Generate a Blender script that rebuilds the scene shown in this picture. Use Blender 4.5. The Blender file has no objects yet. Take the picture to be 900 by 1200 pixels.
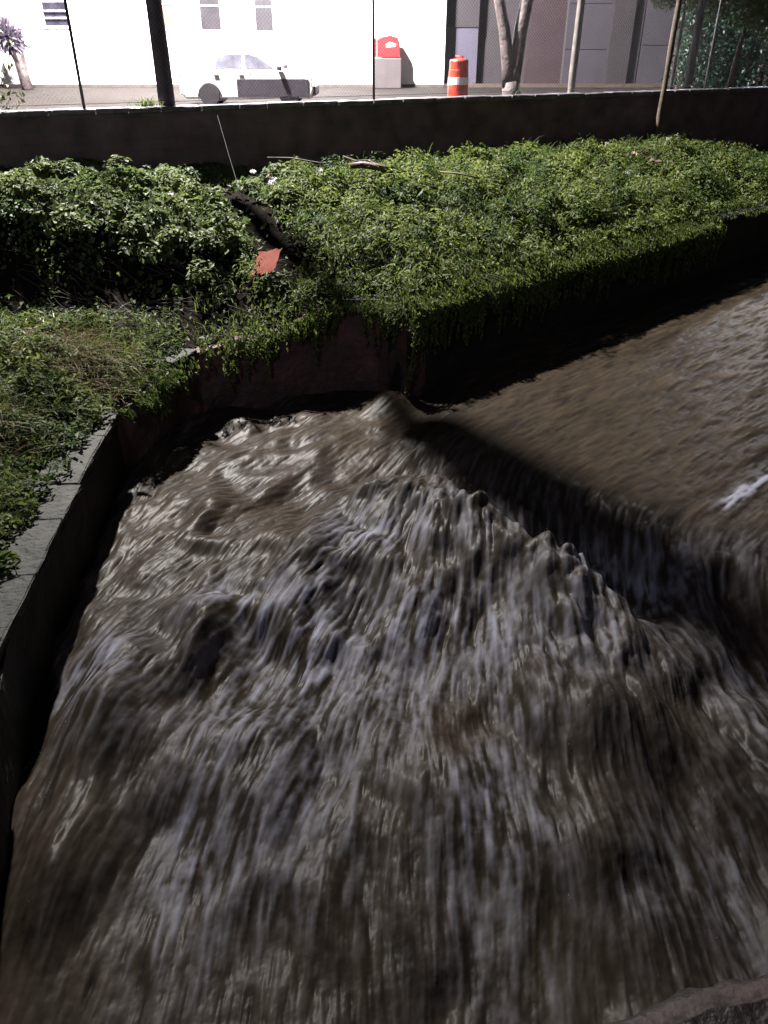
import bpy, bmesh, math, random
import numpy as np
from mathutils import Vector, Matrix

random.seed(7)
RNG = np.random.default_rng(11)
R = math.radians
S = bpy.context.scene
COL = S.collection

# ------------------------------------------------------------------ helpers
def tag(o, label=None, cat=None, group=None, kind=None):
    if label: o['label'] = label
    if cat: o['category'] = cat
    if group: o['group'] = group
    if kind: o['kind'] = kind
    return o

def empty(name, loc, rz=0.0, label=None, cat=None, group=None):
    o = bpy.data.objects.new(name, None)
    COL.objects.link(o)
    o.location = loc
    o.rotation_euler = (0, 0, rz)
    o.empty_display_size = 0.2
    return tag(o, label, cat, group)

def link(name, me, mat, parent=None, smooth=False):
    if mat: me.materials.append(mat)
    if smooth:
        me.polygons.foreach_set('use_smooth', [True] * len(me.polygons))
    o = bpy.data.objects.new(name, me)
    COL.objects.link(o)
    if parent: o.parent = parent
    return o

class MB:
    """collects shapes into one mesh"""
    def __init__(self):
        self.bm = bmesh.new()
    def box(self, x0, x1, y0, y1, z0, z1, bev=0.0, m=None):
        b = bmesh.new()
        bmesh.ops.create_cube(b, size=1)
        bmesh.ops.scale(b, vec=(x1 - x0, y1 - y0, z1 - z0), verts=b.verts)
        bmesh.ops.translate(b, vec=((x0 + x1) / 2, (y0 + y1) / 2, (z0 + z1) / 2), verts=b.verts)
        if bev > 0:
            bmesh.ops.bevel(b, geom=b.edges[:], offset=bev, segments=2, affect='EDGES', profile=0.5)
        if m: bmesh.ops.transform(b, matrix=m, verts=b.verts)
        self._add(b); return self
    def _add(self, b):
        me = bpy.data.meshes.new('t'); b.to_mesh(me); b.free()
        self.bm.from_mesh(me); bpy.data.meshes.remove(me)
    def tube(self, pts, radii, n=10, cap=True, wob=0.0):
        pts = [Vector(p) for p in pts]
        if not hasattr(radii, '__len__'): radii = [radii] * len(pts)
        rings = []
        for i, p in enumerate(pts):
            d = (pts[min(i + 1, len(pts) - 1)] - pts[max(i - 1, 0)]).normalized()
            a = Vector((0, 0, 1)) if abs(d.z) < 0.9 else Vector((1, 0, 0))
            u = d.cross(a).normalized(); v = d.cross(u)
            rings.append([self.bm.verts.new(p + (u * math.cos(2 * math.pi * k / n) + v * math.sin(2 * math.pi * k / n))
                          * radii[i] * (1 + random.uniform(-wob, wob))) for k in range(n)])
        for i in range(len(rings) - 1):
            for k in range(n):
                self.bm.faces.new((rings[i][k], rings[i][(k + 1) % n], rings[i + 1][(k + 1) % n], rings[i + 1][k]))
        if cap:
            self.bm.faces.new(rings[0][::-1]); self.bm.faces.new(rings[-1])
        return self
    def lathe(self, prof, n=28, c=(0, 0, 0)):
        rings = []
        for r, z in prof:
            rings.append([self.bm.verts.new((c[0] + r * math.cos(2 * math.pi * k / n), c[1] + r * math.sin(2 * math.pi * k / n), c[2] + z)) for k in range(n)])
        for i in range(len(rings) - 1):
            for k in range(n):
                self.bm.faces.new((rings[i][k], rings[i][(k + 1) % n], rings[i + 1][(k + 1) % n], rings[i + 1][k]))
        self.bm.faces.new(rings[0][::-1]); self.bm.faces.new(rings[-1])
        return self
    def prism(self, poly, y0, y1, bev=0.0, taper=None):
        """poly in x,z extruded along y; taper(x,z,side)->(x,y,z)"""
        b = bmesh.new()
        f = taper or (lambda x, y, z: (x, y, z))
        a = [b.verts.new(f(x, y0, z)) for x, z in poly]
        c = [b.verts.new(f(x, y1, z)) for x, z in poly]
        b.faces.new(a); b.faces.new(c[::-1])
        n = len(poly)
        for i in range(n):
            b.faces.new((a[i], c[i], c[(i + 1) % n], a[(i + 1) % n]))
        bmesh.ops.recalc_face_normals(b, faces=b.faces)
        if bev > 0:
            bmesh.ops.bevel(b, geom=b.edges[:], offset=bev, segments=2, affect='EDGES', profile=0.5)
        self._add(b); return self
    def build(self, name, mat, parent=None, smooth=False):
        bmesh.ops.recalc_face_normals(self.bm, faces=self.bm.faces)
        me = bpy.data.meshes.new(name); self.bm.to_mesh(me); self.bm.free()
        return link(name, me, mat, parent, smooth)

def np_mesh(name, verts, quads, smooth=True):
    me = bpy.data.meshes.new(name)
    nv, nq = len(verts), len(quads)
    me.vertices.add(nv)
    me.vertices.foreach_set('co', np.ascontiguousarray(verts, dtype=np.float32).ravel())
    k = quads.shape[1]
    me.loops.add(nq * k)
    me.loops.foreach_set('vertex_index', np.ascontiguousarray(quads, dtype=np.int32).ravel())
    me.polygons.add(nq)
    me.polygons.foreach_set('loop_start', np.arange(0, nq * k, k, dtype=np.int32))
    me.polygons.foreach_set('loop_total', np.full(nq, k, dtype=np.int32))
    me.polygons.foreach_set('use_smooth', np.full(nq, smooth))
    me.update(calc_edges=True)
    return me

def attr(me, name, arr):
    a = me.attributes.new(name, 'FLOAT', 'POINT')
    a.data.foreach_set('value', np.ascontiguousarray(arr, dtype=np.float32).ravel())

def sstep(a, b, x):
    t = np.clip((x - a) / (b - a), 0, 1)
    return t * t * (3 - 2 * t)

def pnoise(x, y, seed=0):
    """gradient noise, about -1..1"""
    r = np.random.default_rng(seed)
    N = 256
    perm = r.permutation(N).astype(np.int32)
    ang = r.uniform(0, 2 * np.pi, N).astype(np.float32)
    gx, gy = np.cos(ang), np.sin(ang)
    xi = np.floor(x).astype(np.int32); yi = np.floor(y).astype(np.int32)
    fx = (x - xi).astype(np.float32); fy = (y - yi).astype(np.float32)
    u = fx * fx * fx * (fx * (fx * 6 - 15) + 10); v = fy * fy * fy * (fy * (fy * 6 - 15) + 10)
    def g(ix, iy, dx, dy):
        h = perm[(perm[ix & 255] + iy) & 255]
        return gx[h] * dx + gy[h] * dy
    a = g(xi, yi, fx, fy); b = g(xi + 1, yi, fx - 1, fy)
    c = g(xi, yi + 1, fx, fy - 1); d = g(xi + 1, yi + 1, fx - 1, fy - 1)
    return 1.5 * ((a * (1 - u) + b * u) * (1 - v) + (c * (1 - u) + d * u) * v)

def fbm(x, y, seed=0, octv=4):
    s = 0; a = 1.0; n = 0
    for i in range(octv):
        s = s + a * pnoise(x * 2 ** i, y * 2 ** i, seed + i); n += a; a *= 0.5
    return s / n

# ------------------------------------------------------------------ materials
def mat(name, color, rough=0.7, var=0.25, scale=6.0, bump=0.0, bscale=None, spec=0.5, metal=0.0, color2=None, coords='Object', detail=6):
    m = bpy.data.materials.new(name); m.use_nodes = True
    nt = m.node_tree; P = nt.nodes['Principled BSDF']
    P.inputs['Roughness'].default_value = rough
    P.inputs['Metallic'].default_value = metal
    P.inputs['Specular IOR Level'].default_value = spec
    tc = nt.nodes.new('ShaderNodeTexCoord')
    no = nt.nodes.new('ShaderNodeTexNoise'); no.inputs['Scale'].default_value = scale; no.inputs['Detail'].default_value = detail
    no.inputs['Roughness'].default_value = 0.65
    nt.links.new(tc.outputs[coords], no.inputs['Vector'])
    mx = nt.nodes.new('ShaderNodeMix'); mx.data_type = 'RGBA'
    c2 = color2 or tuple(c * (1 - 2 * var) if var < 0.5 else c * 0.1 for c in color)
    mx.inputs[6].default_value = (*c2, 1); mx.inputs[7].default_value = (*color, 1)
    rp = nt.nodes.new('ShaderNodeMapRange')
    rp.inputs[1].default_value = 0.35; rp.inputs[2].default_value = 0.65
    nt.links.new(no.outputs['Fac'], rp.inputs[0])
    nt.links.new(rp.outputs[0], mx.inputs[0])
    nt.links.new(mx.outputs[2], P.inputs['Base Color'])
    if bump > 0:
        n2 = nt.nodes.new('ShaderNodeTexNoise'); n2.inputs['Scale'].default_value = bscale or scale * 4; n2.inputs['Detail'].default_value = 8
        nt.links.new(tc.outputs[coords], n2.inputs['Vector'])
        bp = nt.nodes.new('ShaderNodeBump'); bp.inputs['Strength'].default_value = 1.0; bp.inputs['Distance'].default_value = bump
        nt.links.new(n2.outputs['Fac'], bp.inputs['Height'])
        nt.links.new(bp.outputs[0], P.inputs['Normal'])
    return m

def leaf_mat(name, dark, light, rough=0.42, trans=0.35):
    m = bpy.data.materials.new(name); m.use_nodes = True
    nt = m.node_tree; P = nt.nodes['Principled BSDF']; out = nt.nodes['Material Output']
    at = nt.nodes.new('ShaderNodeAttribute'); at.attribute_name = 'tone'
    cr = nt.nodes.new('ShaderNodeValToRGB')
    cr.color_ramp.elements[0].color = (*dark, 1); cr.color_ramp.elements[1].color = (*light, 1)
    nt.links.new(at.outputs['Fac'], cr.inputs[0])
    nt.links.new(cr.outputs[0], P.inputs['Base Color'])
    P.inputs['Roughness'].default_value = rough
    tr = nt.nodes.new('ShaderNodeBsdfTranslucent')
    nt.links.new(cr.outputs[0], tr.inputs['Color'])
    mx = nt.nodes.new('ShaderNodeMixShader'); mx.inputs[0].default_value = trans
    nt.links.new(P.outputs[0], mx.inputs[1]); nt.links.new(tr.outputs[0], mx.inputs[2])
    nt.links.new(mx.outputs[0], out.inputs['Surface'])
    return m

def brick_mat(name, c1, c2, mortar, rough=0.6, scale=1.0):
    m = bpy.data.materials.new(name); m.use_nodes = True
    nt = m.node_tree; P = nt.nodes['Principled BSDF']; P.inputs['Roughness'].default_value = rough
    tc = nt.nodes.new('ShaderNodeTexCoord')
    br = nt.nodes.new('ShaderNodeTexBrick')
    br.inputs['Color1'].default_value = (*c1, 1); br.inputs['Color2'].default_value = (*c2, 1); br.inputs['Mortar'].default_value = (*mortar, 1)
    br.inputs['Scale'].default_value = scale; br.inputs['Mortar Size'].default_value = 0.012
    br.inputs['Brick Width'].default_value = 0.4; br.inputs['Row Height'].default_value = 0.2
    nt.links.new(tc.outputs['UV'], br.inputs['Vector'])
    no = nt.nodes.new('ShaderNodeTexNoise'); no.inputs['Scale'].default_value = 2.2; no.inputs['Detail'].default_value = 8
    nt.links.new(tc.outputs['Object'], no.inputs['Vector'])
    mx = nt.nodes.new('ShaderNodeMix'); mx.data_type = 'RGBA'; mx.blend_type = 'MULTIPLY'; mx.inputs[0].default_value = 0.8
    cr = nt.nodes.new('ShaderNodeValToRGB')
    cr.color_ramp.elements[0].position = 0.3; cr.color_ramp.elements[0].color = (0.25, 0.25, 0.25, 1)
    cr.color_ramp.elements[1].position = 0.7
    nt.links.new(no.outputs['Fac'], cr.inputs[0])
    nt.links.new(br.outputs['Color'], mx.inputs[6]); nt.links.new(cr.outputs[0], mx.inputs[7])
    nt.links.new(mx.outputs[2], P.inputs['Base Color'])
    bp = nt.nodes.new('ShaderNodeBump'); bp.inputs['Distance'].default_value = 0.012
    ad = nt.nodes.new('ShaderNodeMath'); ad.operation = 'SUBTRACT'
    nt.links.new(no.outputs['Fac'], ad.inputs[0]); nt.links.new(br.outputs['Fac'], ad.inputs[1])
    nt.links.new(ad.outputs[0], bp.inputs['Height']); nt.links.new(bp.outputs[0], P.inputs['Normal'])
    return m

M = dict(
    white_wall=mat('white_plaster', (0.8, 0.79, 0.8), 0.8, 0.05, 1.5, 0.003, 30),
    pilaster=mat('cream_plaster', (0.78, 0.70, 0.66), 0.8, 0.05, 2.0),
    plinth=mat('wet_plinth', (0.07, 0.05, 0.042), 0.7, 0.2, 3.0),
    lav=mat('lavender_grey_plaster', (0.058, 0.053, 0.082), 0.7, 0.1, 1.5),
    taupe=mat('taupe_plaster', (0.024, 0.019, 0.024), 0.7, 0.15, 1.2),
    maroon=mat('maroon_plaster', (0.025, 0.011, 0.017), 0.7, 0.2, 1.6, 0.004, 20),
    panel=mat('grey_panel', (0.042, 0.037, 0.05), 0.55, 0.12, 0.9, 0.002, 12),
    joint=mat('panel_joint', (0.07, 0.06, 0.07), 0.7, 0.2, 4),
    yard=mat('wet_yard_paving', (0.020, 0.0145, 0.0125), 0.85, 0.3, 1.2, 0.004, 25, spec=.25),
    glass=mat('window_glass', (0.035, 0.033, 0.05), 0.2, 0.3, 3.0, spec=0.7),
    glass_dark=mat('grey_glass', (0.03, 0.027, 0.032), 0.25, 0.2, 2.0, spec=0.7),
    curtain=mat('peach_blind', (0.15, 0.085, 0.065), 0.7, 0.25, 3.0),
    frame=mat('window_frame_paint', (0.55, 0.50, 0.55), 0.5, 0.1, 5),
    sill=mat('peach_sill', (0.62, 0.42, 0.36), 0.6, 0.1, 6),
    car=mat('white_car_paint', (0.78, 0.78, 0.80), 0.2, 0.03, 1.0, spec=0.6),
    car_glass=mat('car_glass', (0.17, 0.17, 0.22), 0.15, 0.3, 2.0, spec=0.8),
    trim_shade=mat('dark_car_trim_and_shade', (0.05, 0.042, 0.06), 0.5, 0.2, 8),  # dark trim, and the painted shade on the car's lower side
    rubber=mat('tyre_rubber', (0.035, 0.03, 0.04), 0.7, 0.2, 8),
    rim=mat('wheel_rim', (0.08, 0.075, 0.085), 0.4, 0.1, 8, metal=0.3),
    lampglass=mat('lamp_glass', (0.6, 0.5, 0.5), 0.15, 0.1, 8),
    orange=mat('orange_plastic', (0.60, 0.05, 0.022), 0.45, 0.3, 9),
    reflect=mat('white_reflective_band', (0.8, 0.76, 0.74), 0.4, 0.1, 8),
    cab_grey=mat('grey_cabinet_metal', (0.07, 0.058, 0.06), 0.5, 0.12, 3),
    cab_red=mat('red_cabinet_metal', (0.17, 0.012, 0.015), 0.45, 0.2, 4),
    pole=mat('dark_pole_wood', (0.06, 0.045, 0.062), 0.6, 0.35, 5, 0.01, 14),
    steel=mat('galvanised_steel', (0.30, 0.29, 0.31), 0.45, 0.3, 8, metal=0.5),
    wire=mat('wet_wire', (0.20, 0.20, 0.22), 0.35, 0.1, 8, metal=0.7),
    concrete_post=mat('pale_concrete_post', (0.16, 0.14, 0.13), 0.6, 0.25, 6, 0.006, 30),
    stake=mat('stake_wood', (0.09, 0.068, 0.05), 0.65, 0.3, 7, 0.006, 30),
    bark=mat('wet_bark', (0.12, 0.09, 0.09), 0.6, 0.42, 4, 0.03, 11),
    bark_dark=mat('dark_bark', (0.07, 0.055, 0.05), 0.7, 0.3, 4, 0.02, 12),
    soil=mat('dark_wet_soil', (0.011, 0.0085, 0.007), 0.95, 0.3, 3, 0.05, 9, spec=0.04),
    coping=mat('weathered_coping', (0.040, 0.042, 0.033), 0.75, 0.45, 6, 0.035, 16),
    log=mat('brown_log_wood', (0.08, 0.036, 0.022), 0.6, 0.3, 5, 0.01, 20),
    twig=mat('twig_wood', (0.05, 0.035, 0.025), 0.7, 0.3, 8),
    dead=mat('dead_stems', (0.10, 0.075, 0.05), 0.7, 0.3, 8),
    cloth=mat('orange_red_cloth', (0.28, 0.045, 0.018), 0.8, 0.15, 4, 0.006, 18),
    white_lit=mat('white_plastic_litter', (0.45, 0.43, 0.42), 0.4, 0.1, 10),
    tan_lit=mat('tan_paper_litter', (0.5, 0.37, 0.27), 0.6, 0.15, 10),
    grey_lit=mat('grey_film_litter', (0.42, 0.40, 0.46), 0.25, 0.2, 12, 0.01, 30),
    brown_leaf=mat('dead_leaf_brown', (0.07, 0.034, 0.02), 0.6, 0.3, 8),
    brick=brick_mat('dark_wet_brick', (0.17, 0.10, 0.115), (0.125, 0.085, 0.105), (0.14, 0.105, 0.13)),
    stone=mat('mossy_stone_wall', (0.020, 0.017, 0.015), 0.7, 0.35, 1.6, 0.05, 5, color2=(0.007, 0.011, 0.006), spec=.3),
    reddish=mat('reddish_stone_wall', (0.10, 0.042, 0.036), 0.7, 0.3, 1.6, 0.05, 7, color2=(0.032, 0.024, 0.021)),
    parapet=mat('wet_parapet_concrete', (0.018, 0.010, 0.008), 0.55, 0.3, 5, 0.02, 20),
    ivy=leaf_mat('ivy_leaf', (0.03, 0.06, 0.014), (0.17, 0.21, 0.08), .6, .5),
    fern=leaf_mat('creeper_leaf', (0.020, 0.050, 0.010), (0.17, 0.205, 0.045), .62, .55),
    grass=leaf_mat('long_grass', (0.03, 0.065, 0.012), (0.14, 0.18, 0.05), .6, .55),
    straw=leaf_mat('dry_grass', (0.07, 0.05, 0.014), (0.20, 0.145, 0.045)),
    hedge=leaf_mat('hedge_leaf', (0.006, 0.024, 0.015), (0.022, 0.06, 0.036)),
    treeleaf=leaf_mat('tree_leaf', (0.035, 0.085, 0.015), (0.14, 0.22, 0.05)),
    paleleaf=leaf_mat('pale_leaf', (0.07, 0.055, 0.085), (0.22, 0.19, 0.23), 0.5, 0.2),
    sprig=leaf_mat('sprig_leaf', (0.07, 0.06, 0.03), (0.18, 0.2, 0.08), 0.5, 0.15),
)

# ------------------------------------------------------------------ plan of the place
EYE = 5.0
YARD = 3.4
WALL_A = np.array([-6.8, 15.4]); WALL_B = np.array([10.6, 24.2])
WD = (WALL_B - WALL_A) / np.linalg.norm(WALL_B - WALL_A)
WN = np.array([-WD[1], WD[0]])            # away from the river
WTOP = 3.95
def wall_pt(s, off=0.0):
    p = WALL_A + WD * s + WN * off
    return float(p[0]), float(p[1])
# front edge of the retaining walls: x, y, z of the top
EDGE = [(-2.0, -2.0, .85), (-2.42, 2.6, .85), (-3.12, 4.94, .85), (-3.52, 9.3, .85),
        (-3.1, 10.6, 1.0), (-2.8, 11.3, 1.05), (-1.6, 11.75, 1.25), (-.8, 12.05, 1.5), (-.05, 12.0, 1.55), (.35, 11.5, 1.62),
        (1.5, 12.45, 1.7), (3.6, 14.2, 1.75), (6.9, 16.97, 1.8), (8.6, 18.4, 1.8), (18.0, 26.3, 1.9)]
EP = np.array(EDGE)

def edge_sd(X, Y):
    """signed distance to the edge polyline (positive inland, to the left of the walk) and z of the top there"""
    best = np.full(X.shape, 1e9); sd = np.zeros(X.shape); zt = np.zeros(X.shape)
    for i in range(len(EP) - 1):
        a, b = EP[i], EP[i + 1]
        dx, dy = b[0] - a[0], b[1] - a[1]; L2 = dx * dx + dy * dy
        t = np.clip(((X - a[0]) * dx + (Y - a[1]) * dy) / L2, 0, 1)
        px, py = a[0] + t * dx, a[1] + t * dy
        d = np.hypot(X - px, Y - py)
        cr = dx * (Y - a[1]) - dy * (X - a[0])
        m = d < best - 1e-9
        best = np.where(m, d, best); sd = np.where(m, np.sign(cr) * d, sd); zt = np.where(m, a[2] + t * (b[2] - a[2]), zt)
    return sd, zt

def wall_sd(X, Y):
    return (X - WALL_A[0]) * WN[0] + (Y - WALL_A[1]) * WN[1]

# bank height: thin plate through control points
BC = [(-3.6, 1, .9), (-3.9, 5, .95), (-4.0, 8.5, 1.0), (-3.9, 10.3, 1.15), (-3.4, 11.3, 1.2), (-2.2, 12.0, 1.35), (-1.0, 12.5, 1.65), (.2, 12.2, 1.75),
      (1.5, 13.0, 1.9), (3.6, 14.7, 1.95), (6.8, 17.4, 1.95), (8.6, 19.0, 1.95), (14, 23.5, 2.0),
      (-5.5, 1, 1.3), (-5.6, 5, 1.4), (-5.6, 8.5, 1.45), (-5.2, 10.2, 1.4), (-4.5, 11.4, 1.35),
      (-8, 2, 2.2), (-8, 7, 2.3), (-8, 10, 2.5), (-7, 12.9, 2.85), (-5.6, 13.1, 2.7), (-4.4, 13.3, 2.5), (-3.2, 13.3, 2.25), (-2.2, 13.3, 1.95), (-6.6, 11.7, 1.6), (-5.4, 12.0, 1.5), (-4.2, 12.2, 1.45), (-3.1, 12.3, 1.4),
      (-7.2, 14.6, 3.15), (-5.5, 14.5, 2.95), (-4, 14.8, 2.8), (-2.5, 15, 2.5), (-6, 15.5, 3.2), (-3.9, 16.6, 3.0), (-1.6, 15.2, 2.55), (-1.8, 17.6, 2.85), (0, 14.5, 2.3), (0, 18.2, 2.85),
      (2.5, 16.5, 2.5), (4.2, 20.5, 2.95), (5, 18, 2.45), (7.5, 22, 2.85), (8, 20, 2.4), (10.4, 23.6, 2.45), (14, 25.4, 2.4), (-12, 8, 3.2), (-12, 2, 3.0), (-11, 12, 3.3)]
BCa = np.array(BC)
def _tps(r): return np.where(r > 1e-9, r * r * np.log(np.maximum(r, 1e-9)), 0)
_n = len(BCa)
_K = _tps(np.hypot(BCa[:, None, 0] - BCa[None, :, 0], BCa[:, None, 1] - BCa[None, :, 1])) + np.eye(_n) * 0.02
_P = np.c_[np.ones(_n), BCa[:, :2]]
_A = np.block([[_K, _P], [_P.T, np.zeros((3, 3))]])
_W = np.linalg.solve(_A, np.r_[BCa[:, 2], 0, 0, 0])
def bank_base(X, Y):
    z = _W[_n] + _W[_n + 1] * X + _W[_n + 2] * Y
    for i in range(_n):
        z = z + _W[i] * _tps(np.hypot(X - BCa[i, 0], Y - BCa[i, 1]))
    return z
def bank_z(X, Y):
    z = bank_base(X, Y)
    sd, zt = edge_sd(X, Y)
    z = z + 0.20 * fbm(X * .8, Y * .8, 50, 3) * sstep(.3, 1.2, sd)
    z = z - .24 * sstep(-2.4, -.4, wall_sd(X, Y))
    k = sstep(.28, .9, sd)
    return (zt - .03) * (1 - k) + z * k
# places on the bank with hardly any leaves: the shaded step on the left
def bare(X, Y):
    # steep bare step between the upper terrace and the low ledge
    ax, ay, bx, by = -6.6, 11.9, -2.6, 12.35
    dx, dy = bx - ax, by - ay
    t = np.clip(((X - ax) * dx + (Y - ay) * dy) / (dx * dx + dy * dy), 0, 1)
    d = np.hypot(X - ax - t * dx, (Y - ay - t * dy))
    return sstep(1.15, .6, d + .35 * pnoise(X * 1.6, Y * 1.6, 81))

# ------------------------------------------------------------------ the setting: ground
def build_bank():
    xs = np.arange(-13, 19.01, .11); ys = np.arange(-2, 29.01, .11)
    X, Y = np.meshgrid(xs, ys)
    sd, zt = edge_sd(X, Y); ws = wall_sd(X, Y)
    Z = bank_z(X, Y) + .03 * fbm(X * 4, Y * 4, 5, 3) * (sd > .3)
    ny, nx = X.shape
    idx = np.arange(ny * nx).reshape(ny, nx)
    q = np.stack([idx[:-1, :-1], idx[:-1, 1:], idx[1:, 1:], idx[1:, :-1]], -1).reshape(-1, 4)
    ok = ((sd > .12) & (ws < .12)).ravel()
    q = q[ok[q].all(1)]
    used = np.unique(q); re = np.full(ny * nx, -1); re[used] = np.arange(len(used))
    V = np.c_[X.ravel(), Y.ravel(), Z.ravel()][used]
    o = link('river_bank', np_mesh('river_bank', V, re[q]), M['soil'])
    tag(o, kind='structure')
build_bank()

def sheet(name, pts, m, kind='structure'):
    me = bpy.data.meshes.new(name); me.from_pydata(pts, [], [list(range(len(pts)))]); o = link(name, me, m); tag(o, kind=kind); return o
a = wall_pt(-30, .15); b = wall_pt(45, .15)
sheet('yard_ground', [(a[0], a[1], YARD), (b[0], b[1], YARD), (70, 140, YARD), (-70, 140, YARD)], M['yard'])
sheet('ground', [(-400, -400, -1.2), (400, -400, -1.2), (400, 900, -1.2), (-400, 900, -1.2)], M['soil'])

# ------------------------------------------------------------------ walls
def uv_along(me, pts_uv):
    uvl = me.uv_layers.new(name='UVMap')
    for l in me.loops: uvl.data[l.index].uv = pts_uv[l.vertex_index]

def strip_wall(name, pts, thick, zbot, m, parent, inset=0.0, drop=0.0, rough=.02, seed=0, seg=.22, rows=9):
    """a wall along a polyline of (x,y,ztop) front edge, thick inland, with a slightly uneven face"""
    P = np.array(pts); d = np.r_[0, np.cumsum(np.hypot(np.diff(P[:, 0]), np.diff(P[:, 1])))]
    n = max(2, int(d[-1] / seg)); s = np.linspace(0, d[-1], n + 1)
    x, y, z = (np.interp(s, d, P[:, k]) for k in range(3))
    tx, ty = np.gradient(x), np.gradient(y); L = np.hypot(tx, ty); nx, ny = -ty / L, tx / L   # inland
    rings = []; uv = []
    prof = [(0.0 + inset, t) for t in np.linspace(0, 1, rows)] + [(thick, 1.0), (thick, 0.0)]
    for j, (off, t) in enumerate(prof):
        zz = zbot + (z - drop - zbot) * t
        o = off + (rough * fbm(s * 2.3, zz * 2.3 + 3.1, seed, 3) if j < rows else 0)
        zz = zz + (rough * .8 * fbm(s * 3, s * 0 + 7.7, seed + 5, 3) if j in (rows - 1, rows) else 0)
        rings.append(np.c_[x + nx * o, y + ny * o, zz]); uv.append(np.c_[s, zz + (off if j >= rows else 0)])
    V = np.concatenate(rings); UV = np.concatenate(uv); k = len(prof); N = n + 1
    q = []
    for j in range(k):
        j2 = (j + 1) % k
        for i in range(n): q.append((j * N + i, j * N + i + 1, j2 * N + i + 1, j2 * N + i))
    me = bpy.data.meshes.new(name); me.from_pydata(V.tolist(), [], q)
    c0 = [j * N for j in range(k)]; c1 = [j * N + n for j in range(k)]
    bm = bmesh.new(); bm.from_mesh(me); bm.verts.ensure_lookup_table()
    bm.faces.new([bm.verts[i] for i in c0]); bm.faces.new([bm.verts[i] for i in c1[::-1]])
    bmesh.ops.recalc_face_normals(bm, faces=bm.faces); bm.to_mesh(me); bm.free()
    uv_along(me, UV.tolist())
    return link(name, me, m, parent)

def coping_slabs(pts, width, h, out, m, parent, seed, L=.62, gap=.018):
    """one course of rough coping stones (a part)"""
    P = np.array(pts); d = np.r_[0, np.cumsum(np.hypot(np.diff(P[:, 0]), np.diff(P[:, 1])))]
    r = random.Random(seed); mb = MB(); s = 0.02
    while s < d[-1] - .15:
        l = min(L * r.uniform(.6, 1.35), d[-1] - s)
        s0, s1 = s, s + l - gap
        c = [float(np.interp((s0 + s1) / 2, d, P[:, k])) for k in range(3)]
        e = [float(np.interp((s0 + s1) / 2 + .05, d, P[:, k])) for k in range(3)]
        ang = math.atan2(e[1] - c[1], e[0] - c[0])
        w = width * r.uniform(.92, 1.06)
        mt = Matrix.Translation((c[0], c[1], c[2] + r.uniform(-.008, .008))) @ Matrix.Rotation(ang + r.uniform(-.03, .03), 4, 'Z') @ Matrix.Rotation(r.uniform(-.02, .02), 4, 'X')
        bb = bmesh.new(); bmesh.ops.create_cube(bb, size=1)
        bmesh.ops.scale(bb, vec=(s1 - s0, w, h), verts=bb.verts)
        bmesh.ops.translate(bb, vec=(0, w / 2 - out + r.uniform(-.02, .02), 0), verts=bb.verts)
        bmesh.ops.bevel(bb, geom=bb.edges[:], offset=.014, segments=1, affect='EDGES')
        bmesh.ops.subdivide_edges(bb, edges=bb.edges[:], cuts=3, use_grid_fill=True)
        for v in bb.verts:
            v.co.x += r.uniform(-1, 1) * .007; v.co.y += r.uniform(-1, 1) * .012; v.co.z += r.uniform(-1, 1) * .006
        bmesh.ops.transform(bb, matrix=mt, verts=bb.verts)
        mb._add(bb); s += l
    return mb.build('coping', m, parent)

rw = empty('retaining_wall', (-3.3, 5, 0), 0, 'dark mossy channel wall with broad grey stone coping, along the near left bank', 'wall')
def local(o, root):
    o.matrix_parent_inverse = Matrix.Translation(-Vector(root.location)); return o
local(strip_wall('wall_face', EDGE[0:4], .5, -1.0, M['stone'], rw, drop=.09, rough=.05, seed=1), rw)
local(coping_slabs(EDGE[0:4], .50, .11, .03, M['coping'], rw, 3, L=1.1, gap=.008), rw)
rw = empty('retaining_wall', (-1, 11.6, 0), 0, 'dark reddish wall of the bank nose where the two channels meet, draped with vines', 'wall')
local(strip_wall('wall_face', EDGE[3:10], .4, -1.0, M['reddish'], rw, drop=.06, rough=.07, seed=2), rw)
local(coping_slabs(EDGE[4:6], .34, .11, .05, M['coping'], rw, 4, L=.8), rw)
local(coping_slabs(EDGE[7:9], .30, .10, .05, M['parapet'], rw, 5, L=.8), rw)
rw = empty('retaining_wall', (6, 16, 0), 0, 'black shaded channel wall with a pale wet lip, along the right hand upstream channel', 'wall')
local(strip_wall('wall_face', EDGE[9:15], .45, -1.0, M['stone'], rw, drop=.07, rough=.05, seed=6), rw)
local(coping_slabs(EDGE[12:15], .42, .10, .05, M['coping'], rw, 9, L=.5), rw)

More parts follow.
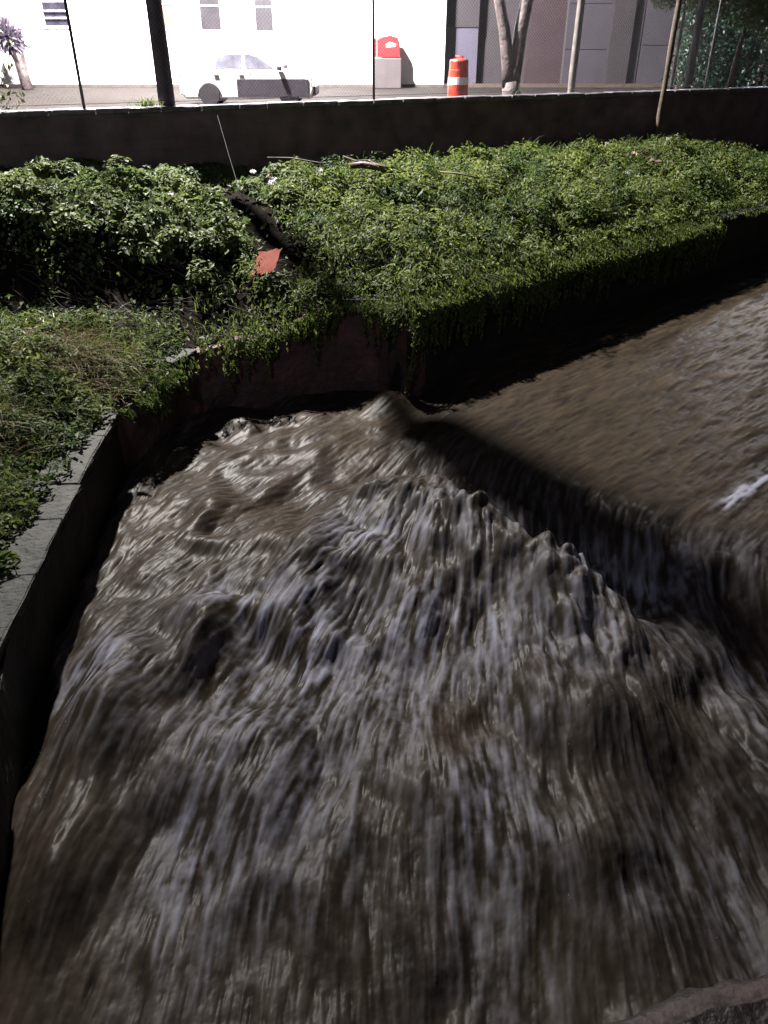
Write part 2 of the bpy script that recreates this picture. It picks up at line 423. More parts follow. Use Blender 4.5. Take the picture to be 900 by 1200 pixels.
yw = empty('boundary_wall', (*wall_pt(8), 2), 0, 'long dark wet brick boundary wall under the wire fence, above the green bank', 'wall')
yp = [(*wall_pt(s), WTOP) for s in (-18, -8, 0, 10, 20, 40)]
local(strip_wall('wall_face', yp, .3, .8, M['brick'], yw, drop=.085, rough=.018, seed=12, seg=.2, rows=12), yw)
def yard_coping():
    mb = MB(); r = random.Random(4)
    s = -18.0
    ang = math.atan2(WD[1], WD[0])
    while s < 39.5:
        l = r.uniform(.5, .9)
        x, y = wall_pt(s + l / 2)
        bb = bmesh.new(); bmesh.ops.create_cube(bb, size=1)
        bmesh.ops.scale(bb, vec=(l - .015, .40, .09), verts=bb.verts)
        bmesh.ops.translate(bb, vec=(0, .15, 0), verts=bb.verts)
        bmesh.ops.bevel(bb, geom=bb.edges[:], offset=.012, segments=1, affect='EDGES')
        bmesh.ops.subdivide_edges(bb, edges=bb.edges[:], cuts=2, use_grid_fill=True)
        for v in bb.verts: v.co += Vector((r.uniform(-1, 1) * .004, r.uniform(-1, 1) * .009, r.uniform(-1, 1) * .007))
        bmesh.ops.transform(bb, matrix=Matrix.Translation((x, y, WTOP - .04 + r.uniform(-.008, .008))) @ Matrix.Rotation(ang, 4, 'Z'), verts=bb.verts)
        mb._add(bb); s += l
    return mb.build('coping', mat('wet_wall_coping', (0.16, 0.14, 0.17), 0.3, .3, 7, .012, 30), yw)
local(yard_coping(), yw)

# ------------------------------------------------------------------ chain link fence on the boundary wall
fe = empty('chain_link_fence', (*wall_pt(8, .15), WTOP), 0, 'wet chain link fence with thin steel posts on top of the dark boundary wall', 'fence')
for s in (-9.0, -3.8, 1.45, 7.45, 17.2, 22.2, 27.0):
    x, y = wall_pt(s, .15)
    local(MB().tube([(x, y, WTOP + .005), (x, y, WTOP + 2.9)], .028, 10).build('post', M['pole' if s < 10 else 'steel'], fe, True), fe)
for h in (.08, 2.8):
    x0, y0 = wall_pt(-17, .15); x1, y1 = wall_pt(32, .15)
    local(MB().tube([(x0, y0, WTOP + h), (x1, y1, WTOP + h)], .006, 5).build('line_wire', M['wire'], fe), fe)
def chain():
    P, H, r = .075, 2.75, .0014
    V, Q = [], []
    S0, S1 = -12.0, 30.0
    n = int((S1 - S0) / P)
    k = int(H / (P / 2))
    for i in range(n):
        for sgn in (1,):
            # each wire zigzags upward
            ss = S0 + i * P + np.where(np.arange(k + 1) % 2 == 0, 0, P * .5 + .002)
            off = .15 + np.where(np.arange(k + 1) % 2 == 0, -.003, .003)
            zz = WTOP + .06 + np.arange(k + 1) * P / 2
            ss2 = S0 + i * P - np.where(np.arange(k + 1) % 2 == 0, 0, P * .5 + .002)
            for arr in (ss, ss2):
                x = WALL_A[0] + WD[0] * arr + WN[0] * off; y = WALL_A[1] + WD[1] * arr + WN[1] * off
                c = np.c_[x, y, zz]
                ring = []
                for ang in (0, 2.094, 4.189):
                    ring.append(c + np.array([WD[0] * math.cos(ang) * r * 1.3 + WN[0] * math.sin(ang) * r, WD[1] * math.cos(ang) * r * 1.3 + WN[1] * math.sin(ang) * r, 0]))
                base = sum(len(v) for v in V)
                V.append(np.stack(ring, 1).reshape(-1, 3))
                ii = np.arange(k)[:, None] * 3
                for a in range(3):
                    b = (a + 1) % 3
                    Q.append(np.c_[ii + a, ii + b, ii + 3 + b, ii + 3 + a] + base)
    return np.concatenate(V), np.concatenate(Q)
V, Q = chain()
local(link('wire_mesh', np_mesh('wire_mesh', V, Q), M['wire'], fe), fe)

def post(name, x, y, z0, z1, r0, r1, m, label, cat, lean=(0, 0), knots=0, n=12):
    pts, rad = [], []
    k = 14
    for i in range(k + 1):
        t = i / k
        pts.append((x + lean[0] * t + random.uniform(-.006, .006), y + lean[1] * t, z0 + (z1 - z0) * t)); rad.append((r0 + (r1 - r0) * t) * (1 + random.uniform(-knots, knots)))
    o = MB().tube(pts, rad, n, True, .03).build(name, m, None, True)
    return tag(o, label, cat)
PX, PY = wall_pt(3.05, .42)
pl = empty('utility_pole', (PX, PY, YARD), 0, 'thick dark utility pole rising behind the boundary wall, left of the car', 'utility pole')
pts = [(0, 0, -.3 + i * .6) for i in range(18)]
MB().tube(pts, [.165 - .003 * i for i in range(18)], 14, True, .05).build('shaft', M['pole'], pl, True)
MB().box(-.9, .9, -.06, .06, 9.3, 9.42).build('crossarm', M['pole'], pl)
for dx in (-.75, -.35, .35, .75):
    MB().lathe([(.03, 0), (.05, .02), (.05, .07), (.03, .09), (.045, .11), (.02, .15)], 10, (dx, 0, 9.42)).build('insulator', M['lampglass'], pl, True)
MB().lathe([(.05, 6.0), (.24, 6.02), (.27, 6.08), (.27, 8.15), (.24, 8.22), (.12, 8.27), (.06, 8.32)], 20, (.18, -.38, 0)).build('shadow_drum', M['steel'], pl, False)  # drum added out of view to widen the pole's shadow on the water
MB().box(.06, .16, -.2, .05, 6.3, 7.3, .01).build('bracket', M['steel'], pl)
gw = MB()
x0, y0 = wall_pt(3.9, -.02)
zb = float(bank_z(np.array([-2.55]), np.array([14.9]))[0])
gw.tube([(x0, y0, WTOP - .1), ((x0 - 2.55) / 2, (y0 + 14.9) / 2, (WTOP - .1 + zb) / 2 - .03), (-2.55, 14.9, zb)], .006, 5)
tag(gw.build('stay_wire', M['wire']), 'thin pale stay wire running from the boundary wall down into the green bank', 'wire')

x, y = wall_pt(13.05, .5)
post('concrete_post', x, y, YARD - .1, 8.2, .095, .085, M['concrete_post'], 'pale slim concrete post behind the fence, before the maroon wall and grey panels', 'post', lean=(.02, 0), knots=.04, n=4)
post('wooden_stake', 6.95, 21.9, 2.5, 7.9, .075, .055, M['stake'], 'tall knotty wooden stake planted on the bank in front of the boundary wall', 'stake', lean=(.05, 0), knots=.14)
x, y = wall_pt(17.75, 1.3)
post('gate_post', x, y, YARD - .1, 8.0, .11, .11, M['taupe'], 'dark slim post right behind the tall wooden stake', 'post', n=4)
# ------------------------------------------------------------------ white building
WB = 37.0
wb = empty('white_building', (-9, WB, YARD), 0, 'glaring floodlit white building with narrow windows, across the yard', 'building')
def boxp(name, x0, x1, y0, y1, z0, z1, m, parent, bev=0):
    o = MB().box(x0, x1, y0, y1, z0, z1, bev).build(name, m, parent); return local(o, parent) if parent.name.split('.')[0] not in () else o
WINS = [(-13.8, -12.7, 'glass'), (-9.3, -8.42, 'curtain'), (-7.47, -6.57, 'glass_dark'), (-5.25, -4.46, 'glass_dark'), (-17.8, -16.8, 'glass')]
ZB = {0: 5.55, 1: 5.46, 2: 5.40, 3: 5.36, 4: 5.5}
def facade():
    # wall with real openings: a grid of boxes around the windows
    mb = MB(); z0, z1, z2 = YARD, 7.3, 9.6
    xs = sorted([(a, b, ZB[i]) for i, (a, b, c) in enumerate(WINS)])
    mb.box(-24, 2.5, WB, WB + .3, z1, z2)
    cur = -24
    for a, b, zb in xs:
        mb.box(cur, a, WB, WB + .3, z0, z1); mb.box(a, b, WB, WB + .3, z0, zb); cur = b
    mb.box(cur, 2.5, WB, WB + .3, z0, z1)
    mb.box(2.2, 2.5, WB + .3, WB + 9, z0, z2); mb.box(-24, -23.7, WB + .3, WB + 9, z0, z2); mb.box(-23.7, 2.2, WB + 8.7, WB + 9, z0, z2)
    return mb.build('wall', M['white_wall'], wb)
local(facade(), wb)
local(MB().box(-24.2, 2.7, WB - .25, WB + 9.2, 9.6, 9.85).build('roof', M['taupe'], wb), wb)
local(MB().box(-24, 2.52, WB - .04, WB - .002, YARD, YARD + .12).build('plinth', M['plinth'], wb), wb)
for xp in (-11.62, -20.5, -2.9):
    local(MB().box(xp, xp + .55, WB - .06, WB - .003, YARD + .12, 9.59).build('pilaster', M['pilaster'] if xp == -11.62 else M['white_wall'], wb), wb)
for i, (a, b, c) in enumerate(WINS):
    zb = ZB[i]
    w = MB()
    w.box(a, a + .05, WB + .1, WB + .2, zb, 7.3); w.box(b - .05, b, WB + .1, WB + .2, zb, 7.3)
    w.box(a + .05, b - .05, WB + .1, WB + .2, zb, zb + .05); w.box(a + .05, b - .05, WB + .1, WB + .2, 7.25, 7.3)
    w.box(a + .05, b - .05, WB + .11, WB + .19, zb + .85, zb + .9)
    f = local(w.build('window', M['frame'], wb), wb)
    p = MB().box(a + .052, b - .052, WB + .145, WB + .155, zb + .052, 7.248).build('pane', M[c], f); p.matrix_parent_inverse = f.matrix_parent_inverse.copy(); 
    p.matrix_parent_inverse = Matrix.Translation(-Vector(wb.location)) @ Matrix.Identity(4)
    p.matrix_parent_inverse = Matrix.Identity(4)
    if c != 'glass_dark' or i == 3:
        sl = MB().box(a - .05, b + .05, WB - .08, WB + .098, zb - .06, zb - .002, .008).build('sill', M['sill'] if i in (1, 3) else M['frame'], f)
        sl.matrix_parent_inverse = Matrix.Identity(4)
    if i in (0, 4):
        for zz in (zb + .28, zb + .52, zb + 1.1):
            MB().box(a + .05, b - .05, WB + .02, WB + .06, zz, zz + .06).build('bar', M['frame'], f)

# grey annex right of it
gb = empty('grey_building', (7, 38, YARD), 0, 'dim grey and maroon building with large pale panels, right of the glaring white one', 'building')
local(MB().box(2.52, 3.9, 37.6, 38.2, YARD, 5.55).build('wall', M['lav'], gb), gb)
local(MB().box(2.52, 3.9, 37.55, 38.2, 5.553, 9.5).build('wall', M['taupe'], gb), gb)
local(MB().box(3.9, 6.0, 38.0, 38.4, YARD, 9.5).build('wall', M['taupe'], gb), gb)
local(MB().box(6.0, 7.45, 37.5, 38.2, YARD, 9.5).build('wall', M['maroon'], gb), gb)
for i, (z0, z1) in enumerate(((YARD, 4.75), (4.77, 6.35), (6.37, 9.5))):
    local(MB().box(7.5, 10.6, 37.4, 37.8, z0, z1, .006).build('panel', M['panel'], gb), gb)
local(MB().box(7.45, 12.2, 37.5, 37.79, YARD, 9.45).build('joint', M['joint'], gb), gb)
local(MB().box(10.66, 11.9, 37.42, 37.8, YARD, 4.9, .006).build('panel', M['panel'], gb), gb)
local(MB().box(10.66, 11.9, 37.42, 37.8, 4.92, 9.5, .006).build('panel', M['panel'], gb), gb)
local(MB().box(9.25, 10.15, 37.1, 37.39, YARD, 9.5, .01).build('shadow_column', M['taupe'], gb), gb)  # dark upright box standing in for a shadow across the panels
local(MB().box(12.2, 12.5, 37.2, 37.9, YARD, 9.5).build('jamb', M['bark_dark'], gb), gb)
local(MB().box(2.4, 12.7, 37.0, 44, 9.52, 9.8).build('roof', M['taupe'], gb), gb)
local(MB().box(2.52, 12.5, 37.05, 37.35, YARD, YARD + .13).build('plinth', M['plinth'], gb), gb)

# cabinet
cb = empty('service_cabinet', (.14, 36.4, YARD), 0, 'grey cabinet with a red upper box, standing against the white building', 'cabinet')
MB().box(-.56, .56, -.3, .3, 0, 1.08, .03).build('body', M['cab_grey'], cb)
MB().box(-.62, -.52, -.32, .28, .02, 1.15, .01).build('side_panel', M['cab_grey'], cb)
o = MB().prism([(-.42, 1.1), (.5, 1.1), (.5, 1.55), (.42, 1.78), (.1, 1.86), (-.25, 1.80), (-.42, 1.72)], -.25, .25, .02).build('red_box', M['cab_red'], cb)
MB().box(-.52, -.43, -.24, .2, 1.1, 1.76, .01).build('red_flap', M['cab_red'], cb)
MB().prism([(-.05, 1.45), (.3, 1.47), (.34, 1.56), (.1, 1.63), (-.06, 1.56)], -.258, -.2535).build('pale_mark', M['reflect'], cb)
MB().box(-.02, .0, -.304, -.2985, .08, 1.0).build('door_seam', M['trim_shade'], cb)

# traffic barrel
tb = empty('traffic_barrel', (1.93, 23, YARD), 0, 'orange traffic barrel with a white reflective band behind the boundary wall', 'traffic barrel')
MB().lathe([(.36, 0), (.36, .06), (.30, .075), (.30, .09)], 28).build('base', M['rubber'], tb, False)
MB().lathe([(.285, .09), (.285, .36), (.272, .375), (.272, .43), (.265, .66), (.262, .665), (.262, .845), (.255, .85), (.25, 1.0), (.243, 1.02), (.243, 1.20), (.22, 1.24), (.10, 1.25)], 28).build('body', M['orange'], tb, False)
MB().lathe([(.268, .67), (.269, .68), (.266, .83), (.265, .84)], 28).build('reflective_band', M['reflect'], tb)
MB().lathe([(.288, .20), (.289, .21), (.288, .30), (.287, .31)], 28).build('reflective_band', M['reflect'], tb)
MB().tube([(-.1, 0, 1.245), (-.09, 0, 1.31), (.09, 0, 1.31), (.1, 0, 1.245)], .02, 8).build('handle', M['orange'], tb, True)

# car, facing right
car = empty('parked_car', (-4.0, 26.6, YARD), 0, 'white saloon car glaring in the floodlight, parked in the yard behind the fence', 'car')
HW = .80
def tuck(x, y, z):
    k = 1 - max(0, (z - .88)) * .30
    return (x, y * k, z)
body = [(-1.93, .30), (-1.95, .62), (-1.86, .88), (-1.25, .93), (.95, .90), (1.60, .80), (1.88, .66), (1.93, .42), (1.86, .19), (-1.85, .19)]
MB().prism(body, -HW, HW, .05).build('body', M['car'], car, False)
cabin = [(-1.22, .90), (-.92, 1.28), (-.62, 1.385), (.10, 1.39), (.38, 1.32), (.98, .89)]
MB().prism(cabin, -.74, .74, .02, tuck).build('cabin', M['car'], car)
def side(poly, name, m, parent, y=-.741, th=.012):
    for sgn in (-1, 1):
        MB().prism(poly, sgn * (abs(y) - .03), sgn * (abs(y) + th), 0, tuck).build(name, m, parent)
side([(-.92, .97), (-.86, 1.23), (-.62, 1.31), (-.12, 1.315), (-.12, .97)], 'rear_window', M['car_glass'], car)
side([(-.04, .97), (-.04, 1.315), (.10, 1.315), (.36, 1.25), (.80, .97)], 'front_window', M['car_glass'], car)
ws = MB(); ws.prism([(.44, 1.27), (.47, 1.285), (1.0, .925), (.96, .915)], -.63, .63, 0, tuck).build('windscreen', M['car_glass'], car)
MB().prism([(-1.18, .96), (-1.21, .97), (-.93, 1.29), (-.90, 1.27)], -.6, .6, 0, tuck).build('rear_screen', M['car_glass'], car)
MB().box(.90, 1.04, -.93, -.76, .92, 1.03, .03).build('mirror', M['trim_shade'], car)
MB().box(.90, 1.04, .76, .93, .92, 1.03, .03).build('mirror', M['trim_shade'], car)
for sgn in (-1, 1): MB().box(-.30, 1.80, sgn * .806 - .012, sgn * .806 + .012, .24, .70, .008).build('side_shade_strip', M['trim_shade'], car)  # dark slab painting the shade along the car's lower side
MB().box(1.87, 1.99, -.70, .70, .26, .50, .03).build('bumper', M['trim_shade'], car)
MB().box(-2.0, -1.88, -.72, .72, .28, .52, .03).build('bumper', M['car'], car)
for sgn in (-1, 1):
    MB().box(1.70, 1.90, sgn * .62 - .12, sgn * .62 + .12, .62, .74, .03).build('headlight', M['lampglass'], car)
    MB().box(-1.96, -1.86, sgn * .62 - .12, sgn * .62 + .12, .66, .80, .03).build('tail_light', M['cab_red'], car)
for wx in (-1.12, 1.22):
    for sgn in (-1, 1):
        t = bmesh.new()
        w = MB().lathe([(.20, -.09), (.29, -.09), (.31, -.06), (.31, .06), (.29, .09), (.20, .09)], 24)
        for v in w.bm.verts: v.co = Vector((v.co.x + wx, v.co.z + sgn * (.735 if wx < 0 else .715), v.co.y + .31))
        wo = w.build('wheel', M['rubber'], car, False)
        w = MB().lathe([(.03, -.07), (.19, -.08), (.195, .08), (.03, .07)], 16)
        for v in w.bm.verts: v.co = Vector((v.co.x + wx, v.co.z + sgn * (.745 if wx < 0 else .72), v.co.y + .31))
        w.build('rim', M['rim'], wo, False)
for wx in (-1.12,):
    for sgn in (-1, 1):
        MB().tube([(wx + .34 * math.cos(q), sgn * .803, .24 + .34 * math.sin(q)) for q in [math.pi * k / 12 for k in range(13)]], .022, 6).build('wheel_arch', M['trim_shade'], car)
for hx in (-.83, .12):
    for sgn in (-1, 1):
        MB().box(hx - .006, hx + .006, sgn * .803 - .004, sgn * .803 + .004, .72, .9).build('door_seam', M['trim_shade'], car)
for hx in (-.05, -.78):
    MB().box(hx - .17, hx - .03, -.826, -.801, .80, .825, .006).build('door_handle', M['car'], car)

# ------------------------------------------------------------------ leaves
def leaves_np(C, N, D, L, W, fold=.25, tip=1.0):
    """C centres, N normals, D directions (unit), L,W sizes -> verts, quads (two quads per leaf, folded along the rib)"""
    Sd = np.cross(D, N); Sd /= np.linalg.norm(Sd, axis=1, keepdims=True) + 1e-9
    N2 = np.cross(Sd, D)
    L = L[:, None]; W = W[:, None]
    base = C - D * L * .5; tipv = C + D * L * .5 - N2 * L * .12
    mid = C - N2 * W * fold * .5
    l = C - D * L * .08 + Sd * W * .5 + N2 * W * fold * .5; r = C - D * L * .08 - Sd * W * .5 + N2 * W * fold * .5
    V = np.stack([base, l, tipv, r, mid], 1).reshape(-1, 3)
    i = np.arange(len(C))[:, None] * 5
    Q = np.concatenate([i + np.array([0, 4, 2, 1]), i + np.array([0, 3, 2, 4])], 1).reshape(-1, 4)
    return V, Q

def leaf_obj(name, C, N, D, L, W, tone, m, parent=None, **k):
    V, Q = leaves_np(C, N, D, L, W, **k)
    me = np_mesh(name, V, Q, False)
    attr(me, 'tone', np.repeat(tone, 5))
    return link(name, me, m, parent)

def rand_unit(n, up=0.0):
    v = RNG.normal(size=(n, 3)); v[:, 2] += up
    return v / np.linalg.norm(v, axis=1, keepdims=True)

def blades_np(B, D, H, W, bend):
    """grass blades: base B, sideways direction D (unit, xy), height, width, bend amount; 3 segments"""
    n = len(B); up = np.array([0, 0, 1.0])
    ph = RNG.uniform(0, 2 * np.pi, n); Sd = np.c_[np.cos(ph), np.sin(ph), np.zeros(n)]
    rows = []
    for t, w in ((0, 1), (.35, .85), (.7, .55), (1, .06)):
        c = B + up * (H * (t - bend * .55 * t * t))[:, None] + D * (H * bend * t * t)[:, None]
        rows += [c - Sd * (W * w * .5)[:, None], c + Sd * (W * w * .5)[:, None]]
    V = np.stack(rows, 1).reshape(-1, 3)
    i = np.arange(n)[:, None] * 8
    Q = np.concatenate([i + np.array([2 * k, 2 * k + 1, 2 * k + 3, 2 * k + 2]) for k in range(3)], 1).reshape(-1, 4)
    return V, Q
def blade_obj(name, B, D, H, W, bend, tone, m, parent=None):
    V, Q = blades_np(B, D, H, W, bend); me = np_mesh(name, V, Q, True); attr(me, 'tone', np.repeat(tone, 8)); return link(name, me, m, parent)

def scatter(n, x0, x1, y0, y1, dens):
    X = RNG.uniform(x0, x1, n); Y = RNG.uniform(y0, y1, n)
    sd, zt = edge_sd(X, Y); ws = wall_sd(X, Y)
    p = dens(X, Y, sd, ws) * (sd > .1) * (ws < -.03)
    k = RNG.uniform(0, 1, n) < p
    return X[k], Y[k], sd[k], zt[k]

def bank_frame(X, Y):
    e = .08
    z = bank_z(X, Y); zx = (bank_z(X + e, Y) - z) / e; zy = (bank_z(X, Y + e) - z) / e
    N = np.c_[-zx, -zy, np.ones_like(z)]; N /= np.linalg.norm(N, axis=1, keepdims=True)
    return z, N, np.c_[zx, zy]

def mound(X, Y):      # clumps of growth, so the cover is not one even carpet
    return .5 + .95 * fbm(X * 1.25 + 3, Y * 1.25, 21, 3)

def carpet(name, n, box, dens, lmin, lmax, wr, m, hgt, seed, label=None):
    X, Y, sd, zt = scatter(n, *box, dens)
    z, N, g = bank_frame(X, Y)
    mo = mound(X, Y) + .25 * pnoise(X * 5, Y * 5, seed)
    k = RNG.uniform(0, 1, len(X)) ** .38
    h = (hgt * np.clip(mo, .05, 1.2)) * k * (.4 + .6 * sstep(-.2, -1.6, wall_sd(X, Y)))
    C = np.c_[X, Y, z + .02 + h]
    nn = N * .9 + RNG.normal(size=(len(X), 3)) * .45; nn /= np.linalg.norm(nn, axis=1, keepdims=True)
    d = np.c_[-g * 1.2, -np.full(len(X), .35)] + RNG.normal(size=(len(X), 3)) * .6
    d -= nn * (d * nn).sum(1, keepdims=True); d /= np.linalg.norm(d, axis=1, keepdims=True) + 1e-9
    L = RNG.uniform(lmin, lmax, len(X)) * np.exp(RNG.normal(0, .22, len(X))) * (1 + .3 * pnoise(X * .7, Y * .7, seed + 9))
    tone = np.clip(RNG.normal(.42, .24, len(X)) + .42 * pnoise(X * .9, Y * .9, seed + 3) + .2 * pnoise(X * 3, Y * 3, seed + 4), 0, 1)
    o = leaf_obj(name, C, nn, d, L, L * RNG.uniform(wr * .8, wr * 1.2, len(X)), tone, m)
    return tag(o, label, None, None, 'stuff')

# broad ivy on the left upper terrace, fine creeper on the middle and right, tall weeds low on the left
def left_w(X): return sstep(-1.2, -2.4, X)
def upper(X, Y): return sstep(12.4, 13.0, Y + .25 * pnoise(X * 1.3, Y * 1.3, 4))
def shadow_strip(X, Y):   # leafless dark strip that paints the utility pole's shadow down the bank
    ax, ay, bx, by = -3.2, 16.2, -1.55, 13.0
    dx, dy = bx - ax, by - ay
    t = np.clip(((X - ax) * dx + (Y - ay) * dy) / (dx * dx + dy * dy), 0, 1)
    return sstep(.56, .24, np.hypot(X - ax - t * dx, Y - ay - t * dy) + .22 * pnoise(X * 1.7, Y * 1.7, 91))
carpet('ivy_cover', 105000, (-12, -1.0, 11.4, 17.6), lambda X, Y, sd, ws: left_w(X) * upper(X, Y) * (1 - .97 * shadow_strip(X, Y)) * (1 - .9 * bare(X, Y)), .05, .13, .72, M['ivy'], .26, 31)
carpet('ivy_cover', 16000, (-7.5, -2.4, 10.6, 12.9), lambda X, Y, sd, ws: .28 * bare(X, Y) * (pnoise(X * 2.2, Y * 2.2, 17) > .05), .05, .10, .7, M['ivy'], .12, 35)
carpet('creeper_cover', 330000, (-2.6, 16, 11.4, 27), lambda X, Y, sd, ws: (1 - left_w(X)) * (1 - .97 * shadow_strip(X, Y)) * sstep(19, 9, X), .05, .13, .42, M['fern'], .46, 41)
carpet('creeper_cover', 90000, (-9, -3.0, 1, 11.9), lambda X, Y, sd, ws: (1 - .9 * bare(X, Y)) * sstep(.22, .5, sd + .26 * pnoise(X * 2, Y * 2, 8) + .045 * np.maximum(Y - 5, 0)), .045, .12, .45, M['fern'], .38, 45)

def grass_patch(name, n, box, dens, hmin, hmax, wmin, wmax, m, seed, bend=(.4, 1.1)):
    X, Y, sd, zt = scatter(n, *box, dens)
    z, N, g = bank_frame(X, Y)
    k = len(X)
    ph = RNG.uniform(0, 2 * np.pi, k)
    D = np.c_[np.cos(ph) - g[:, 0] * 1.6 + .25, np.sin(ph) - g[:, 1] * 1.6 - .5, np.zeros(k)]; D /= np.linalg.norm(D, axis=1, keepdims=True)
    H = RNG.uniform(hmin, hmax, k); W = RNG.uniform(wmin, wmax, k)
    tone = np.clip(RNG.normal(.45, .28, k), 0, 1)
    o = blade_obj(name, np.c_[X, Y, z + .03 + .2 * mound(X, Y) * RNG.uniform(0, 1, k)], D, H, W, RNG.uniform(*bend, k), tone, m)
    return tag(o, kind='stuff')
grass_patch('long_grass', 60000, (-3, 15, 11.5, 26), lambda X, Y, sd, ws: .5 * (pnoise(X * .9, Y * .9, 61) > -.1) * (1 - shadow_strip(X, Y)), .15, .42, .008, .018, M['grass'], 1)
grass_patch('long_grass', 34000, (-8, -3.1, 2, 11.6), lambda X, Y, sd, ws: .6 * (pnoise(X * 1.1, Y * 1.1, 63) > -.2) * sstep(.3, .6, sd) * (1 - .8 * bare(X, Y)), .15, .42, .008, .018, M['grass'], 2)
def dry_spot(X, Y):
    return np.maximum(np.exp(-(((X + 4.3) / .75) ** 2 + ((Y - 10.1) / .65) ** 2)), .8 * np.exp(-(((X + 4.9) / .5) ** 2 + ((Y - 8.0) / .6) ** 2)))
grass_patch('dry_grass', 30000, (-6.5, -3.3, 6, 11.6), lambda X, Y, sd, ws: dry_spot(X, Y), .15, .45, .006, .014, M['straw'], 3, (.7, 1.3))
grass_patch('dry_grass', 5000, (-3, 12, 11.6, 24), lambda X, Y, sd, ws: .5 * (pnoise(X * 1.2, Y * 1.2, 67) > .35), .15, .4, .006, .012, M['straw'], 4, (.6, 1.2))

# growth hanging over the wall tops
def hang(name, i0, i1, n, dmax, m, lmin, lmax, wr, out=.22, seed=0, clump=1.3):
    P = EP[i0:i1 + 1]; d = np.r_[0, np.cumsum(np.hypot(np.diff(P[:, 0]), np.diff(P[:, 1])))]
    s = RNG.uniform(0, d[-1], n)
    cl = np.clip(.45 + .9 * pnoise(s * clump, s * 0 + .3, seed) + .35 * pnoise(s * 4.1, s * 0 + 1.3, seed + 1), 0, 1)
    k = RNG.uniform(0, 1, n) < cl ** .7; s = s[k]; cl = cl[k]; n = len(s)
    x, y, z = (np.interp(s, d, P[:, j]) for j in range(3))
    e = .05; tx = np.interp(s + e, d, P[:, 0]) - np.interp(s - e, d, P[:, 0]); ty = np.interp(s + e, d, P[:, 1]) - np.interp(s - e, d, P[:, 1])
    Lh = np.hypot(tx, ty) + 1e-9; ox, oy = ty / Lh, -tx / Lh
    t = RNG.uniform(0, 1, n) ** 1.4
    dr = t * dmax * cl
    off = -.35 + .35 * np.minimum(1, t * 6) + out * np.sqrt(np.minimum(1, t * 2.5)) * RNG.uniform(.3, 1.1, n)
    zz = z + .05 + .30 * (1 - np.minimum(1, t * 5)) * RNG.uniform(0, 1, n) - dr
    C = np.c_[x + ox * off, y + oy * off, zz]
    N = np.c_[ox * .7, oy * .7, np.full(n, .7)] + RNG.normal(size=(n, 3)) * .4; N /= np.linalg.norm(N, axis=1, keepdims=True)
    D = np.c_[ox * .5, oy * .5, np.full(n, -.8)] + RNG.normal(size=(n, 3)) * .4; D -= N * (D * N).sum(1, keepdims=True); D /= np.linalg.norm(D, axis=1, keepdims=True)
    L = RNG.uniform(lmin, lmax, n)
    o = leaf_obj(name, C, N, D, L, L * wr, np.clip(RNG.normal(.45, .25, n), 0, 1), m)
    return tag(o, kind='stuff')
hang('hanging_creeper', 9, 12, 30000, .55, M['fern'], .04, .11, .42, .30, 3)
hang('hanging_creeper', 12, 13, 1500, .2, M['fern'], .04, .09, .42, .15, 5)
hang('hanging_creeper', 8, 10, 4500, .5, M['fern'], .04, .11, .42, .25, 8)
hang('hanging_creeper', 5, 8, 3000, .55, M['fern'], .04, .10, .42, .18, 11, .9)
hang('hanging_creeper', 3, 4, 4200, .45, M['fern'], .04, .12, .42, .26, 14, 2.0)
def hang_blades(i0, i1, n, m, seed, hmax):
    P = EP[i0:i1 + 1]; d = np.r_[0, np.cumsum(np.hypot(np.diff(P[:, 0]), np.diff(P[:, 1])))]
    s = RNG.uniform(0, d[-1], n); k = pnoise(s * 1.6, s * 0 + .7, seed) > -.15; s = s[k]; n = len(s)
    x, y, z = (np.interp(s, d, P[:, j]) for j in range(3))
    e = .05; tx = np.interp(s + e, d, P[:, 0]) - np.interp(s - e, d, P[:, 0]); ty = np.interp(s + e, d, P[:, 1]) - np.interp(s - e, d, P[:, 1])
    Lh = np.hypot(tx, ty) + 1e-9; ox, oy = ty / Lh, -tx / Lh
    D = np.c_[ox, oy, np.zeros(n)] + RNG.normal(size=(n, 3)) * .3; D[:, 2] = 0; D /= np.linalg.norm(D, axis=1, keepdims=True)
    H = RNG.uniform(.2, hmax, n)
    o = blade_obj('hanging_grass', np.c_[x - ox * .12, y - oy * .12, z + .04], D, H, RNG.uniform(.008, .02, n), RNG.uniform(1.3, 2.4, n) , np.clip(RNG.normal(.5, .25, n), 0, 1), m)
    tag(o, kind='stuff')
hang_blades(9, 12, 300, M['grass'], 6, .35)

def bushes(name, n, per, box, dens, rmin, rmax, m, lmin, lmax, wr, seed):
    # loose sprigs standing up out of the carpet
    X, Y, sd, zt = scatter(n, *box, dens)
    z = bank_z(X, Y); k = len(X)
    r = RNG.uniform(rmin, rmax, k)
    ii = np.repeat(np.arange(k), per); q = len(ii)
    v = rand_unit(q, .35) * (RNG.uniform(0, 1, q) ** .5)[:, None] * r[ii][:, None]
    v[:, 2] = np.abs(v[:, 2]) * 1.15
    C = np.c_[X[ii], Y[ii], z[ii] + .12] + v
    out_ = v / (np.linalg.norm(v, axis=1, keepdims=True) + 1e-9)
    N = out_ * .6 + RNG.normal(size=(q, 3)) * .4 + np.array([0, 0, .6]); N /= np.linalg.norm(N, axis=1, keepdims=True)
    D = out_ + RNG.normal(size=(q, 3)) * .5 + np.array([0, 0, -.2]); D -= N * (D * N).sum(1, keepdims=True); D /= np.linalg.norm(D, axis=1, keepdims=True)
    L = RNG.uniform(lmin, lmax, q)
    tone = np.clip(np.repeat(RNG.normal(.5, .28, k), per) + RNG.normal(0, .15, q), 0, 1)
    tag(leaf_obj(name, C, N, D, L, L * wr, tone, m), kind='stuff')
